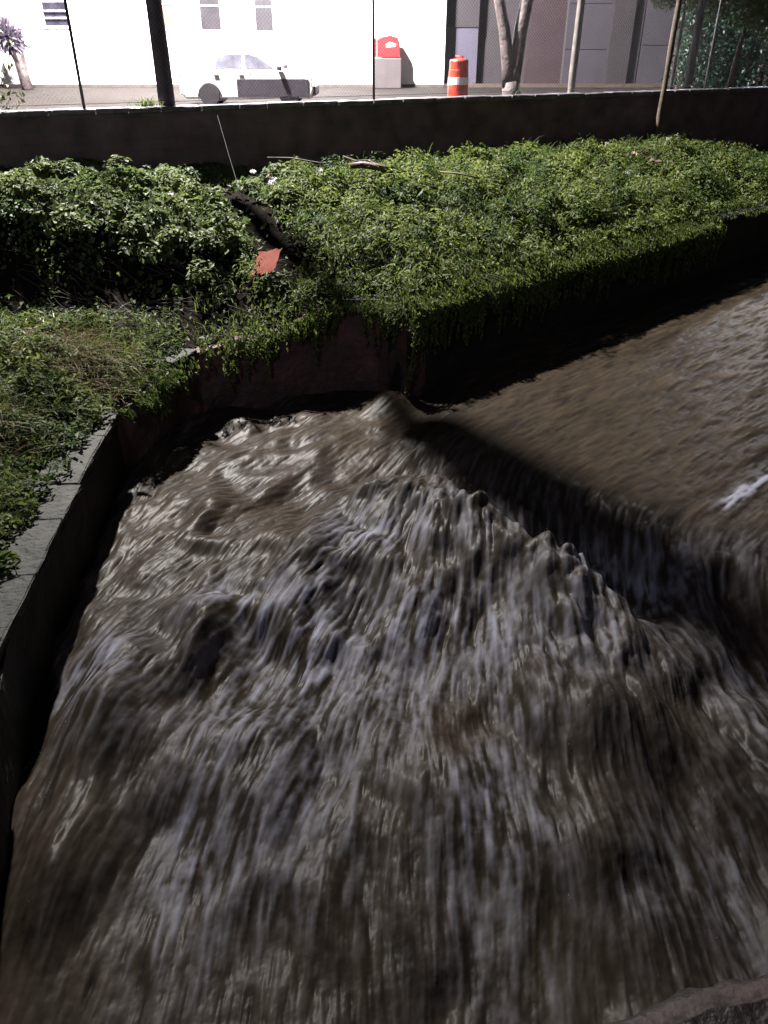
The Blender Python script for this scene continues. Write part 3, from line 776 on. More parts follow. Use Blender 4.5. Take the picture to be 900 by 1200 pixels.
bushes('low_shrubs', 620, 120, (-2.2, 12, 11.8, 24), lambda X, Y, sd, ws: .9 * (ws < -1.1) * (pnoise(X * 1.0, Y * 1.0, 301) > -.15) * (1 - shadow_strip(X, Y)), .16, .42, M['fern'], .05, .13, .38, 1)
bushes('low_shrubs', 170, 110, (-8, -1.6, 12.2, 16.5), lambda X, Y, sd, ws: .9 * (ws < -1.1) * (pnoise(X * 1.2, Y * 1.2, 303) > -.1) * (1 - shadow_strip(X, Y)) * upper(X, Y), .14, .34, M['ivy'], .06, .14, .7, 2)
bushes('low_shrubs', 230, 110, (-8, -3.6, 3, 11.3), lambda X, Y, sd, ws: .9 * (pnoise(X * 1.2, Y * 1.2, 305) > -.1) * (1 - bare(X, Y)), .14, .36, M['fern'], .06, .14, .4, 3)

def strands(name, i0, i1, n, lmin, lmax, m, seed, leaf=(.04, .10), wr=.4):
    P = EP[i0:i1 + 1]; d = np.r_[0, np.cumsum(np.hypot(np.diff(P[:, 0]), np.diff(P[:, 1])))]
    s0 = RNG.uniform(0, d[-1], n); s0 = s0[pnoise(s0 * .9, s0 * 0 + .2, seed) > -.25]
    C, N, D, L = [], [], [], []
    for s in s0:
        x, y, z = (float(np.interp(s, d, P[:, j])) for j in range(3)); e = .05
        tx = float(np.interp(s + e, d, P[:, 0]) - np.interp(s - e, d, P[:, 0])); ty = float(np.interp(s + e, d, P[:, 1]) - np.interp(s - e, d, P[:, 1]))
        h = math.hypot(tx, ty) + 1e-9; ox, oy = ty / h, -tx / h
        ln = random.uniform(lmin, lmax); k = int(ln * 70); u = np.sort(RNG.uniform(0, 1, k))
        o = random.uniform(.08, .3); drift = random.uniform(-.15, .15)
        c = np.c_[x + ox * o * np.minimum(1, u * 3) + drift * u * tx / h, y + oy * o * np.minimum(1, u * 3) + drift * u * ty / h, z + .12 - ln * u] + RNG.normal(size=(k, 3)) * (.035 * (1.1 - u))[:, None]
        C.append(c); nn = np.array([ox, oy, .6]) + RNG.normal(size=(k, 3)) * .5; N.append(nn / np.linalg.norm(nn, axis=1, keepdims=True)); 
        dd = np.array([ox * .4, oy * .4, -1.0]) + RNG.normal(size=(k, 3)) * .5; D.append(dd); L.append(RNG.uniform(*leaf, k))
    C, N, D, L = np.concatenate(C), np.concatenate(N), np.concatenate(D), np.concatenate(L)
    D -= N * (D * N).sum(1, keepdims=True); D /= np.linalg.norm(D, axis=1, keepdims=True)
    tag(leaf_obj(name, C, N, D, L, L * wr, np.clip(RNG.normal(.5, .25, len(C)), 0, 1), m), kind='stuff')
strands('trailing_vines', 9, 12, 330, .25, 1.0, M['fern'], 311)
strands('trailing_vines', 5, 9, 50, .2, .9, M['fern'], 313)
strands('trailing_vines', 3, 5, 40, .2, .55, M['grass'], 315)

# dead stems over the bare step
def dead_stems():
    mb = MB()
    for i in range(170):
        x = random.uniform(-6.6, -1.2); y = 11.6 + (x + 6.3) * .15 + random.uniform(-.5, 1.1)
        if float(edge_sd(np.array([x]), np.array([y]))[0][0]) < .25: continue
        l = random.uniform(.3, .9); a = random.gauss(-.25, .35); pts = []
        for k in range(5):
            px, py = x + l * (k / 4) * math.cos(a), y + l * (k / 4) * math.sin(a)
            pts.append((px, py, float(bank_z(np.array([px]), np.array([py]))[0]) + .03 + .06 * math.sin(k * .8) * random.random()))
        mb.tube(pts, [.006, .006, .005, .004, .002], 4, False)
    tag(mb.build('dead_vine_stems', M['dead']), kind='stuff')
dead_stems()

# single long vine hanging off the nose into the water
def vine():
    t = empty('hanging_vine', (.42, 11.22, 1.62), 0, 'single long thin green vine hanging from the bank nose down into the water', 'vine')
    pts = []
    for k in range(13):
        u = k / 12
        pts.append((.04 * math.sin(u * 5) - .05 * u, -.10 * math.sin(u * 3) - .03, -1.45 * u + .05))
    MB().tube(pts, [.016 - .0006 * k for k in range(13)], 6).build('stem', M['grass'], t, True)
    attr(t.children[0].data, 'tone', np.full(len(t.children[0].data.vertices), 1.0))
    n = 150; ii = RNG.uniform(0, 1, n)
    P = np.array(pts); C = np.stack([np.interp(ii, np.linspace(0, 1, 13), P[:, j]) for j in range(3)], 1) + RNG.normal(size=(n, 3)) * .03
    D = RNG.normal(size=(n, 3)) * .6 + np.array([0, 0, -.8]); D /= np.linalg.norm(D, axis=1, keepdims=True)
    L = RNG.uniform(.05, .11, n)
    leaf_obj('leaves', C, rand_unit(n, .5), D, L, L * .3, RNG.uniform(.4, 1, n), M['grass'], t)
vine()

# ------------------------------------------------------------------ trees, hedge and plants of the yard
def tree(name, loc, label, limbs, crown, nleaf, bark, leafm, ls=(.07, .14), group=None):
    """limbs: list of (points, radii); crown: list of (x,y,z,r) clumps"""
    t = empty(name, loc, 0, label, 'tree', group)
    mb = MB()
    for p, r in limbs: mb.tube(p, r, 12, True, .06)
    mb.build('trunk', bark, t, True)
    C = []
    w = np.array([c[3] ** 2 for c in crown]); w /= w.sum()
    for c, k in zip(crown, w):
        n = int(nleaf * k); v = rand_unit(n) * (RNG.uniform(0, 1, n) ** .45)[:, None] * c[3]
        v[:, 2] *= .75; v *= (1 + .3 * pnoise(v[:, 0] * 3 / c[3] + 5, v[:, 1] * 3 / c[3], 9))[:, None]
        C.append(v + np.array(c[:3]))
    C = np.concatenate(C); n = len(C)
    N = rand_unit(n, .9); D = rand_unit(n, -.6); D -= N * (D * N).sum(1, keepdims=True); D /= np.linalg.norm(D, axis=1, keepdims=True)
    L = RNG.uniform(*ls, n)
    leaf_obj('crown', C, N, D, L, L * .55, np.clip(RNG.normal(.45, .28, n), 0, 1), leafm, t)
    return t
# forked tree
tree('forked_tree', (3.45, 24.0, YARD), 'forked tree with wet pale bark behind the fence, right of the orange barrel',
     [([(.05, 0, -.2), (.05, 0, .15), (.02, 0, .45), (-.02, 0, .7)], [.34, .28, .25, .23]),
      ([(-.02, 0, .6), (-.12, 0, 1.1), (-.28, 0, 1.9), (-.52, .1, 2.8), (-.7, .2, 4.2), (-.9, .3, 5.6)], [.22, .17, .15, .14, .11, .06]),
      ([(.02, .02, .6), (.10, .05, 1.1), (.16, .1, 1.9), (.32, .15, 2.8), (.55, .2, 4.4), (.8, .3, 5.8)], [.22, .19, .18, .16, .12, .06])],
     [(-.9, .3, 6.2, 1.3), (.9, .3, 6.4, 1.4), (.1, -.3, 7.0, 1.4), (-.4, .9, 6.4, 1.2)], 9000, M['bark'], M['treeleaf'], (.09, .17))
tree('leafy_tree', (9.75, 24.9, YARD), 'slim tree with a low leafy crown at the far right, just behind the fence',
     [([(0, 0, -.2), (.02, 0, .9), (.08, 0, 1.7), (.16, .1, 2.6), (.2, .1, 3.6)], [.09, .075, .065, .05, .02])],
     [(.1, -.2, 2.25, .55), (.75, -.1, 2.15, .6), (-.75, .1, 2.45, .5), (.1, .3, 3.0, .9), (1.2, .2, 2.9, .9), (-1.4, .2, 2.75, .45)], 6500, M['bark_dark'], M['treeleaf'], (.07, .14))
x0 = 8.35
tree('leafy_tree', (8.45, 26.0, YARD), 'sapling on a straight pale stem in front of the dark hedge',
     [([(0, 0, -.1), (.01, 0, 1.0), (.03, 0, 2.0), (.05, 0, 3.0)], [.06, .055, .05, .03])],
     [(.05, 0, 2.75, .6), (-.5, .2, 2.7, .45), (.5, .1, 2.9, .5), (0, 0, 3.3, .6)], 2600, M['concrete_post'], M['treeleaf'], (.07, .14))
# a low spray of leaves reaching into the frame at the panels: belongs to the roadside tree above the frame
def hedge():
    t = empty('hedge', (12.6, 30, YARD), 0, 'tall dark green hedge behind the fence in the far right corner', 'hedge')
    n = 16000
    C = np.c_[RNG.uniform(-2.9, 6, n), RNG.uniform(-.6, .9, n), RNG.uniform(0, 1, n) ** .8 * 2.6]
    C[:, 2] += .35 * pnoise(C[:, 0] * 1.2, C[:, 0] * 0 + 2, 3)
    C[:, 1] += .3 * pnoise(C[:, 0] * 1.5, C[:, 2] * 1.5, 4)
    C[:, 2] = np.maximum(C[:, 2], .04)
    N = rand_unit(n, .4); N[:, 1] -= .4; N /= np.linalg.norm(N, axis=1, keepdims=True)
    D = rand_unit(n, -.7); D -= N * (D * N).sum(1, keepdims=True); D /= np.linalg.norm(D, axis=1, keepdims=True)
    L = RNG.uniform(.08, .17, n)
    leaf_obj('foliage', C, N, D, L, L * .55, np.clip(RNG.normal(.4, .28, n), 0, 1), M['hedge'], t)
    mb = MB()
    for k in range(12):
        x = -2.6 + k * .72; mb.tube([(x, .15, -.1), (x + random.uniform(-.1, .1), .15, 1.2), (x + random.uniform(-.2, .2), .2, 2.3)], [.05, .035, .015], 7)
    mb.build('stems', M['bark_dark'], t)
hedge()
# dark shed wall behind the hedge
bs = empty('dark_outbuilding', (15, 40, YARD), 0, 'nearly black outbuilding wall behind the hedge at the far right', 'building')
MB().box(-2.4, 9, 0, 6, 0, 5.2).build('wall', M['bark_dark'], bs)
MB().box(-2.6, 9.2, -.2, 6.2, 5.21, 5.4).build('roof', M['joint'], bs)

# pale plant in front of the white building, far left
def pale_plant():
    t = empty('yucca_plant', (-14.35, 35.2, YARD), 0, 'pale yucca like plant with a stout trunk washed out before the white building, far left', 'plant')
    MB().tube([(.12, 0, -.05), (.08, 0, .5), (.02, 0, 1.0), (-.1, 0, 1.5)], [.24, .20, .22, .26], 10, True, .12).build('trunk', M['bark'], t, True)
    n = 620
    ph = RNG.uniform(0, 2 * np.pi, n); el = RNG.uniform(-.9, .9, n)
    D = np.c_[np.cos(ph) * np.cos(el), np.sin(ph) * np.cos(el), np.sin(el)]
    L = RNG.uniform(.35, .72, n)
    C = np.array([-.2, 0, 1.75]) + D * (L * .5)[:, None] + RNG.normal(size=(n, 3)) * .12
    leaf_obj('leaves', C, rand_unit(n, .6), D, L, RNG.uniform(.08, .2, n), RNG.uniform(0, 1, n), M['paleleaf'], t)
    n = 16; ph = RNG.uniform(0, 6.28, n); D = np.c_[np.cos(ph) * .3, np.sin(ph) * .3, np.ones(n)]; D /= np.linalg.norm(D, axis=1, keepdims=True)
    L = RNG.uniform(.7, 1.0, n)
    leaf_obj('spear_leaves', np.array([-.35, 0, 1.95]) + D * (L * .5)[:, None], rand_unit(n), D, L, np.full(n, .11), RNG.uniform(.4, 1, n), M['paleleaf'], t)
pale_plant()
# weed sprig on the fence, left
def sprig(loc, label, spots, h):
    t = empty('climbing_weed', loc, 0, label, 'weed')
    mb = MB(); C = []
    for dx, dz in spots:
        mb.tube([(0, 0, -.05), (dx * .4, 0, dz * .55), (dx, 0, dz)], [.009, .007, .003], 5)
        for q in range(3):
            C.append((dx + random.uniform(-.05, .05), random.uniform(-.03, .03), dz + random.uniform(-.06, .04)))
    mb.build('stem', M['dead'], t)
    n = 60
    C = np.array(C + [(random.uniform(-.3, .55), random.uniform(-.05, .05), random.uniform(.02, .42)) for _ in range(n)]); n = len(C)
    L = RNG.uniform(.07, .14, n)
    leaf_obj('leaves', C, rand_unit(n, .2), rand_unit(n), L, L * .6, RNG.uniform(0, 1, n), M['sprig'], t)
x, y = wall_pt(-.05, .24)
sprig((x, y, WTOP), 'wispy brown and green weed climbing the fence at the far left', [(.05, .75), (.12, .62), (.52, 1.05), (.42, .72), (.2, 1.15), (.0, .5), (.3, .6)], 1.2)
x, y = wall_pt(3.2, .3)
def tuft(loc, label, n, r, h):
    t = empty('weed_tuft', loc, 0, label, 'weed')
    B = np.c_[RNG.normal(0, r, n), RNG.normal(0, .04, n), np.zeros(n)]; ph = RNG.uniform(0, 6.28, n)
    blade_obj('leaves', B, np.c_[np.cos(ph), np.sin(ph), np.zeros(n)], RNG.uniform(h * .4, h, n), RNG.uniform(.012, .03, n), RNG.uniform(.3, 1, n), RNG.uniform(.3, 1, n), M['grass'], t)
x, y = wall_pt(2.6, .2); tuft((x, y, WTOP), 'small green weed tuft on the boundary wall at the foot of the utility pole', 70, .16, .26)
tuft((3.55, 23.55, YARD), 'green weed tuft sprouting at the foot of the forked tree', 160, .16, .75)

# ------------------------------------------------------------------ things lying on the bank
def on_bank(x, y, dz=.0): return float(bank_z(np.array([x]), np.array([y]))[0]) + dz
def rag(name, x, y, dz, sx, sy, rot, m, label, cat, crumple=.02, group=None, th=.01):
    n = 9
    V, F = [], []
    nz = [[random.uniform(-1, 1) for _ in range(n)] for _ in range(n)]
    bm = bmesh.new()
    vs = [[bm.verts.new(((i / (n - 1) - .5) * sx * (1 + .1 * nz[j][0]), (j / (n - 1) - .5) * sy * (1 + .1 * nz[0][i]), crumple * nz[i][j])) for i in range(n)] for j in range(n)]
    fs = [bm.faces.new((vs[j][i], vs[j][i + 1], vs[j + 1][i + 1], vs[j + 1][i])) for j in range(n - 1) for i in range(n - 1)]
    bmesh.ops.solidify(bm, geom=fs, thickness=th)
    bmesh.ops.recalc_face_normals(bm, faces=bm.faces)
    me = bpy.data.meshes.new(name); bm.to_mesh(me); bm.free()
    o = link(name, me, m, None, True)
    o.location = (x, y, on_bank(x, y, dz)); o.rotation_euler = rot
    return tag(o, label, cat, group)
rag('orange_cloth', -1.90, 12.72, .30, .46, .50, (R(34), R(-14), R(-24)), M['cloth'], 'square orange red piece of cloth lying in the dark shadow strip of the bank', 'cloth', .012)
LIT = [
    (-2.55, 16.3, .30, .20, .09, (R(30), 0, R(-50)), 'white_lit', 'small white scrap near the top of the shadow strip below the boundary wall'),
    (-2.05, 15.2, .30, .20, .26, (R(40), R(10), R(-20)), 'grey_lit', 'shiny crumpled grey plastic film beside the shadow strip'),
    (-2.15, 15.6, .30, .16, .14, (R(40), R(10), R(30)), 'tan_lit', 'round beige scrap just above the shiny grey film by the shadow strip'),
    (-1.2, 15.6, .34, .15, .10, (R(35), 0, R(10)), 'white_lit', 'small white scrap between the shiny grey film and the brown log'),
    (-3.55, 13.75, .30, .16, .12, (R(30), 0, R(-20)), 'white_lit', 'pale scrap among the ivy leaves left of the shadow strip'),
    (-2.65, 13.6, .25, .15, .12, (R(40), 0, R(30)), 'grey_lit', 'tiny grey scrap at the right edge of the ivy, above the orange cloth'),
    (5.05, 19.3, .35, .14, .10, (R(40), 0, R(20)), 'white_lit', 'white scrap high on the right bank, leftmost of the row of pale scraps'),
    (6.85, 20.5, .38, .20, .12, (R(40), 0, R(10)), 'white_lit', 'bright white scrap below the tall wooden stake'),
    (5.6, 18.95, .35, .15, .12, (R(40), 0, R(0)), 'tan_lit', 'beige scrap beside the brown dead leaves on the right bank'),
    (5.15, 17.7, .35, .13, .12, (R(40), 0, R(0)), 'white_lit', 'lowest round white scrap on the right bank'),
    (6.2, 17.9, .33, .16, .10, (R(40), 0, R(30)), 'tan_lit', 'tan scrap right of the lowest white scrap on the right bank'),
]
for x, y, dz, sx, sy, rot, m, lab in LIT:
    rag('litter_scrap', x, y, dz, sx * .75, sy * .75, rot, M[m], lab, 'litter', .03, 'litter scattered on the green bank', .006)
def log():
    x, y = -.25, 15.9; z = on_bank(x, y, .36)
    o = MB().tube([(-.38, .10, .03), (-.15, .03, .05), (.12, -.03, .02), (.40, -.12, -.05)], [.05, .065, .07, .05], 10, True, .12).build('log', M['log'], None, True)
    o.location = (x, y, z); tag(o, 'short brown broken log lying on the green bank', 'log')
    o = MB().tube([(-.55, .5, .12), (-.3, .3, .06), (-.05, .05, .1), (.15, -.2, .04), (.5, -.35, .0)], [.012, .014, .014, .010, .005], 6, True, .1).build('branch', M['twig'], None, True)
    o.location = (x, y + .1, z + .02); tag(o, 'thin dark branch lying across the brown log', 'branch')
    o = MB().tube([(-1.0, .45, .08), (-.5, .2, .1), (0, 0, .05), (.45, -.2, .02)], [.014, .013, .011, .006], 6, True, .1).build('branch', M['twig'], None, True)
    o.location = (-1.3, 16.2, on_bank(-1.3, 16.2, .36)); tag(o, 'long dark twig on the bank between the shadow strip and the brown log', 'branch')
    o = MB().tube([(-.3, .12, .06), (0, 0, .05), (.4, -.22, .0)], [.016, .018, .010], 6, True, .1).build('branch', M['dead'], None, True)
    o.location = (1.35, 15.6, on_bank(1.35, 15.6, .34)); tag(o, 'pale stick on the bank right of the brown log', 'branch')
log()
n = 40
C = np.c_[RNG.normal(5.95, .22, n), RNG.normal(19.1, .35, n), np.zeros(n)]; C[:, 2] = bank_z(C[:, 0], C[:, 1]) + .30 + RNG.uniform(0, .08, n)
D = rand_unit(n); D[:, 2] *= .3; L = RNG.uniform(.09, .18, n)
t = leaf_obj('dead_leaves', C, rand_unit(n, 1.2), D / np.linalg.norm(D, axis=1, keepdims=True), L, L * .5, RNG.uniform(0, 1, n), M['brown_leaf'])
tag(t, 'patch of brown dead leaves on the right bank', 'leaf pile')

# ------------------------------------------------------------------ bridge parapet at the very bottom right
bp = empty('bridge_parapet', (0, 0, 4), 0, 'dark wet edge of the bridge parapet with a pale chipped lip, bottom right corner', 'parapet')
def parapet():
    n = 260; ang = math.atan2(.085, .34)
    V, Q = [], []
    s = np.linspace(-1.6, 2.2, n)
    prof = [(-.32, -.8), (-.32, -.02), (-.30, 0), (-.2, .004), (-.1, .002), (-.035, .0), (-.012, -.004), (0, -.018), (.004, -.05), (0, -.2), (0, -.8)]
    r0 = fbm(s * 6, s * 0, 71, 5); r1 = fbm(s * 9, s * 0 + 4, 73, 5)
    rings = []
    for j, (o, z) in enumerate(prof):
        k = 1 if 4 <= j <= 9 else .2
        off = o + .022 * r0 * k + .006 * fbm(s * 30, s * 0 + j, 75, 3) * k; zz = z + .006 * r1 * k + .002 * fbm(s * 40, s * 0 + j, 76, 2) * k
        rings.append(np.c_[s * math.cos(ang) - off * math.sin(ang) + .0, s * math.sin(ang) + off * math.cos(ang), zz])
    V = np.concatenate(rings); k = len(prof)
    for j in range(k - 1):
        i = np.arange(n - 1); Q.append(np.c_[j * n + i, j * n + i + 1, (j + 1) * n + i + 1, (j + 1) * n + i])
    me = np_mesh('coping', V, np.concatenate(Q), True)
    me.polygons.foreach_set('material_index', np.repeat([0, 0, 0, 0, 0, 1, 0, 0, 0, 0], n - 1).astype(np.int32))
    return me
po = link('coping', parapet(), M['parapet'], bp); po.data.materials.append(mat('chipped_concrete', (.075, .052, .045), .7, .3, 30, .006, 60))
po.location = (.16, .457, .0)
MB().box(-6, 8, -3.2, -.35, -.95, -.82).build('deck', M['parapet'], bp)

# ------------------------------------------------------------------ the river
def river():
    x0, x1, y0, y1, res = -4.2, 14.0, -.6, 25.0, .0145
    gx = np.arange(x0, x1, res, dtype=np.float32); gy = np.arange(y0, y1, res, dtype=np.float32)
    X, Y = np.meshgrid(gx, gy); ny, nx = X.shape
    n1x, n1y = .676, .737
    def scoord(X, Y): return (X - .6) * n1x + (Y - 9.8) * n1y, (X - .6) * n1y - (Y - 9.8) * n1x
    s, a = scoord(X, Y)
    # flow direction (angle from -Y towards -X)
    th = 3 + 30 * sstep(4.0, 9.5, Y) * sstep(2.2, -.8, X) * sstep(-3.3, -2.3, X) + 12 * sstep(2.5, 5.5, Y) * sstep(1.2, -1.2, X) * sstep(-3.2, -2.0, X)
    th = th - 12 * sstep(.8, 4.0, X) * sstep(8, 4, Y)
    th = th + (48 - th) * sstep(-.9, .5, s)
    th = np.radians(th + 9 * pnoise(X * .9, Y * .9, 201) * sstep(.2, -.8, s)).astype(np.float32)
    DX = (-np.sin(th)); DY = (-np.cos(th))
    del th
    def samp(F, U, V):
        U = np.clip(U, 0, nx - 1.001); V = np.clip(V, 0, ny - 1.001)
        i = U.astype(np.int32); j = V.astype(np.int32); fu = U - i; fv = V - j
        k = j * nx + i; f = F.ravel()
        return (f[k] * (1 - fu) + f[k + 1] * fu) * (1 - fv) + (f[k + nx] * (1 - fu) + f[k + nx + 1] * fu) * fv
    I, J = np.meshgrid(np.arange(nx, dtype=np.float32), np.arange(ny, dtype=np.float32))
    rn = np.random.default_rng(99)
    fine = rn.normal(size=(ny, nx)).astype(np.float32)
    mid = pnoise(X * 14, Y * 14, 211).astype(np.float32)
    big = (pnoise(X * 4.2, Y * 4.2, 213) + .5 * pnoise(X * 8.5, Y * 8.5, 214)).astype(np.float32)
    dx, dy = DX * 1.0, DY * 1.0        # displacement in cells
    out = {}
    for lev in range(7):
        U, V = I + dx, J + dy
        if lev < 4: fine = .5 * (fine + samp(fine, U, V))
        if lev < 4: mid = .5 * (mid + samp(mid, U, V))
        if lev < 5: big = .5 * (big + samp(big, U, V))
        if lev < 6:
            ndx = dx + samp(dx, U, V); ndy = dy + samp(dy, U, V); dx, dy = ndx, ndy
    fine /= fine.std(); mid /= mid.std(); big /= big.std()
    # ---- the heaving surface, drawn out along the flow
    samp0 = samp
    sheetm = sstep(-1.35, -.05, s) * sstep(-.6, .5, a + .6 * s)
    down = 1 - sstep(-.5, .2, s)
    # base levels
    z_sheet = .44 + .028 * np.maximum(s, 0)
    z_down = .05 * sstep(3, 8, Y) + .0 * X
    # pool dome by the nose and left channel
    z_down = z_down + .16 * np.exp(-(((X + .1) / 1.0) ** 2 + ((Y - 10.0) / 1.0) ** 2)) + .10 * np.exp(-(((X + 1.4) / .9) ** 2 + ((Y - 10.3) / .8) ** 2))
    z_down = z_down + .34 * np.exp(-(((X - .15) / .5) ** 2 + ((Y - 11.1) / .5) ** 2))
    z = z_sheet * sheetm + z_down * (1 - sheetm)
    # trough under the drop, then the standing crest
    wob = .30 * pnoise(a * .8, s * .3, 221) + .16 * pnoise(a * 2.1, s * .8, 222)
    s2 = s + wob + .30 * np.maximum(a - 1.6, 0)
    along = sstep(-.3, 1.0, a) * (.25 + .75 * sstep(5.0, 3.6, a))
    z = z - .16 * along * np.exp(-((s2 + .62) / .42) ** 2)
    cr = np.where(s2 > -1.2, np.exp(-((s2 + 1.2) / .36) ** 2), np.exp(-((s2 + 1.2) / 1.25) ** 2))
    z = z + (.46 + .18 * pnoise(a * 1.6, s * 1.1, 223) + .16 * np.exp(-((a - 1.9) / .5) ** 2)) * along * cr
    churn = along * np.exp(-((s2 + 1.35) / .75) ** 2)
    # second front: from the crest out to the left wall
    ax, ay, bx, by = .6, 7.85, -2.6, 5.75
    L = math.hypot(bx - ax, by - ay); ux, uy = (bx - ax) / L, (by - ay) / L
    tt = (X - ax) * ux + (Y - ay) * uy; dd = (X - ax) * (uy) + (Y - ay) * (-ux)       # dd>0 upstream
    dd = -dd if ((0 - ax) * uy + (9 - ay) * (-ux)) < 0 else dd
    dd = dd + .30 * pnoise(tt * 1.0, dd * .4, 231)
    on = sstep(-.3, .3, tt) * sstep(L + .5, L - .3, tt)
    z = z + .18 * on * np.where(dd > 0, np.exp(-(dd / .75) ** 2), np.exp(-(dd / .75) ** 2)) - .07 * on * np.exp(-((dd + 1.0) / .5) ** 2)
    # boils
    def boil(cx, cy, rx, ry, h): return h * np.exp(-(((X - cx) / rx) ** 2 + ((Y - cy) / ry) ** 2))
    z = z + boil(-2.35, 4.75, .36, .7, .46) + boil(-2.2, 3.3, .36, .6, .30) + boil(-1.0, 3.9, .35, .5, .18) + boil(.5, 4.1, .4, .45, .20) + boil(1.5, 3.5, .4, .4, .18) + boil(-.85, 6.3, .22, .7, .20) + boil(-1.55, 4.6, .5, .6, .12) + boil(-1.62, 5.45, .4, .5, .16) + boil(1.95, 5.5, .35, .45, .14)
    z = z + boil(1.35, 7.35, .30, .45, .22) + boil(1.6, 6.3, .42, .45, .26) + boil(2.6, 5.6, .5, .5, .12) + boil(3.3, 5.1, .5, .8, .10) + boil(.3, 6.2, .35, .6, .15)
    z = z + boil(-.1, 4.6, .5, .5, .12) + boil(1.7, 4.6, .6, .5, .16) + boil(.9, 3.4, .6, .35, .10)
    # turbulence: rounded lumps drawn out along the flow, then fine strands
    turb = down * (.42 + .58 * sstep(2.2, 6.5, Y))
    calm = np.exp(-(((X + .8) / 1.6) ** 2 + ((Y - 9.6) / 1.3) ** 2))
    turb = turb * (1 - .6 * calm) * (1 - .45 * sstep(-1.6, -2.6, X))
    wx, wy = .35 * pnoise(X * 1.3, Y * 1.3, 271), .35 * pnoise(X * 1.3, Y * 1.3, 272)
    bumpy = fbm(X * 1.5 + wx, Y * 1.0 + wy, 241, 2)
    billow = .5 - np.abs(fbm(X * 2.3 + .5 * bumpy + wx, Y * 1.35 + wy, 245, 3)) * 2.0
    z = z + turb * .22 * fbm(X * .75 + wx, Y * .7 + wy, 297, 2)
    puff = np.abs(fbm(X * 2.9 + 1.2 * wx, Y * 2.4 + 1.2 * wy, 291, 2)) + .28 * np.abs(fbm(X * 6.0 + 2 * wx, Y * 4.8 + 2 * wy, 293, 2))
    z = z + turb * (.22 * bumpy + .05 * billow + .035 * (puff - .4)) + churn * .20 * (puff - .35)
    # spray texture right on the crest and in the trough
    rough = along * (np.exp(-((s2 + .75) / .45) ** 2)) 
    z = z + rough * (.03 * fbm(X * 5, Y * 5, 251, 2))
    # left edge chop
    lw = sstep(-2.0, -2.9, X) * down
    z = z + lw * .030 * fbm(X * 7, Y * 7, 255, 3)
    z = z.astype(np.float32)
    dx, dy = DX * 1.0, DY * 1.0
    zs = z.copy()
    for lev in range(4):
        U, V = I + dx, J + dy
        zs = .5 * (zs + samp(zs, U, V)); ndx = dx + samp(dx, U, V); ndy = dy + samp(dy, U, V); dx, dy = ndx, ndy
    # the average trails downstream; shift it back half its length
    zs = samp(zs, I - DX * 7, J - DY * 7)
    k = np.clip(.9 * down - .22 * churn, 0, 1)
    z = z * (1 - k) + zs * k
    reg = sstep(-.05, .5, fbm(X * 1.1 + wx, Y * .6 + wy, 281, 3))
    patches = 0
    for px, py, rx, ry, am in ((-1.35, 6.2, .65, .45, .9), (.2, 5.9, .6, .6, .75), (-.3, 5.2, .8, .5, .6), (.9, 5.8, .5, .5, .6), (2.5, 6.65, .8, .45, 1.1), (3.7, 6.8, .7, .35, .6),
                               (-1.2, 4.8, .5, .7, .55), (-1.35, 3.4, .35, .8, .6), (-.55, 3.8, .5, .7, .5), (.9, 3.5, .35, .9, .55), (-2.6, 5.3, .3, .5, .6), (-.1, 7.1, .6, .3, .5), (2.1, 3.4, .4, .6, .35), (1.6, 5.2, .5, .5, .4)):
        patches = patches + am * np.exp(-(((X - px) / rx) ** 2 + ((Y - py) / ry) ** 2))
    streak = np.exp(-((a - 3.95 - .10 * (s - 1)) / .10) ** 2) * sstep(.3, .9, s) * .9
    foam0 = (patches * (.55 + .6 * reg) + .22 * turb * reg + .30 * rough) * (1 - .75 * calm) * (1 - .7 * sheetm) + streak
    foam0 = foam0.astype(np.float32)
    dx, dy = DX * 1.0, DY * 1.0
    for lev in range(4):
        U, V = I + dx, J + dy
        foam0 = .5 * (foam0 + samp(foam0, U, V)); ndx = dx + samp(dx, U, V); ndy = dy + samp(dy, U, V); dx, dy = ndx, ndy
    foam0 = samp(foam0, I - DX * 7, J - DY * 7)
    z0 = z; turb0 = turb.astype(np.float32)
    silt0 = (.42 * fbm(X * .9, Y * .6, 261, 4)).astype(np.float32)
    # ---- graded vertex grid
    ys = [y0]
    while ys[-1] < 24.5:
        Yc = ys[-1]; ys.append(Yc + .0085 + .0023 * max(0, Yc - 1.5))
    ys = np.array(ys); Nx = 1000
    u = np.linspace(0, 1, Nx)
    XX = -4.1 + u[None, :] * (np.minimum(13.8, 3.2 + .62 * np.maximum(ys, 0)) + 4.1)[:, None]
    YY = np.repeat(ys[:, None], Nx, 1)
    U = ((XX - x0) / res).astype(np.float32); V = ((YY - y0) / res).astype(np.float32)
    F = samp(fine, U, V); Mi = samp(mid, U, V); B = samp(big, U, V)
    X, Y = XX, YY
    z, turb, foam, silt = samp(z0, U, V), samp(turb0, U, V), samp(foam0, U, V), samp(silt0, U, V)
    z = z + (.0032 * turb + .0036 + .0022 * (X > 2.5)) * B + (.0016 * turb + .0018) * Mi + (.0022 * turb + .0014) * F
    foam = np.clip(foam * np.clip(.48 + .36 * Mi + .30 * F + .28 * B, .0, 1.8) + .02 + .05 * turb * np.clip(F + .6 * Mi, 0, 3), 0, .95)
    silt = np.clip(.5 + silt + .12 * Mi + .10 * B + .10 * F, 0, 1)
    ny2, nx2 = X.shape
    idx = np.arange(ny2 * nx2).reshape(ny2, nx2)
    q = np.stack([idx[:-1, :-1], idx[:-1, 1:], idx[1:, 1:], idx[1:, :-1]], -1).reshape(-1, 4)
    me = np_mesh('river', np.c_[X.ravel(), Y.ravel(), z.ravel()], q, True)
    attr(me, 'foam', foam); attr(me, 'silt', silt)
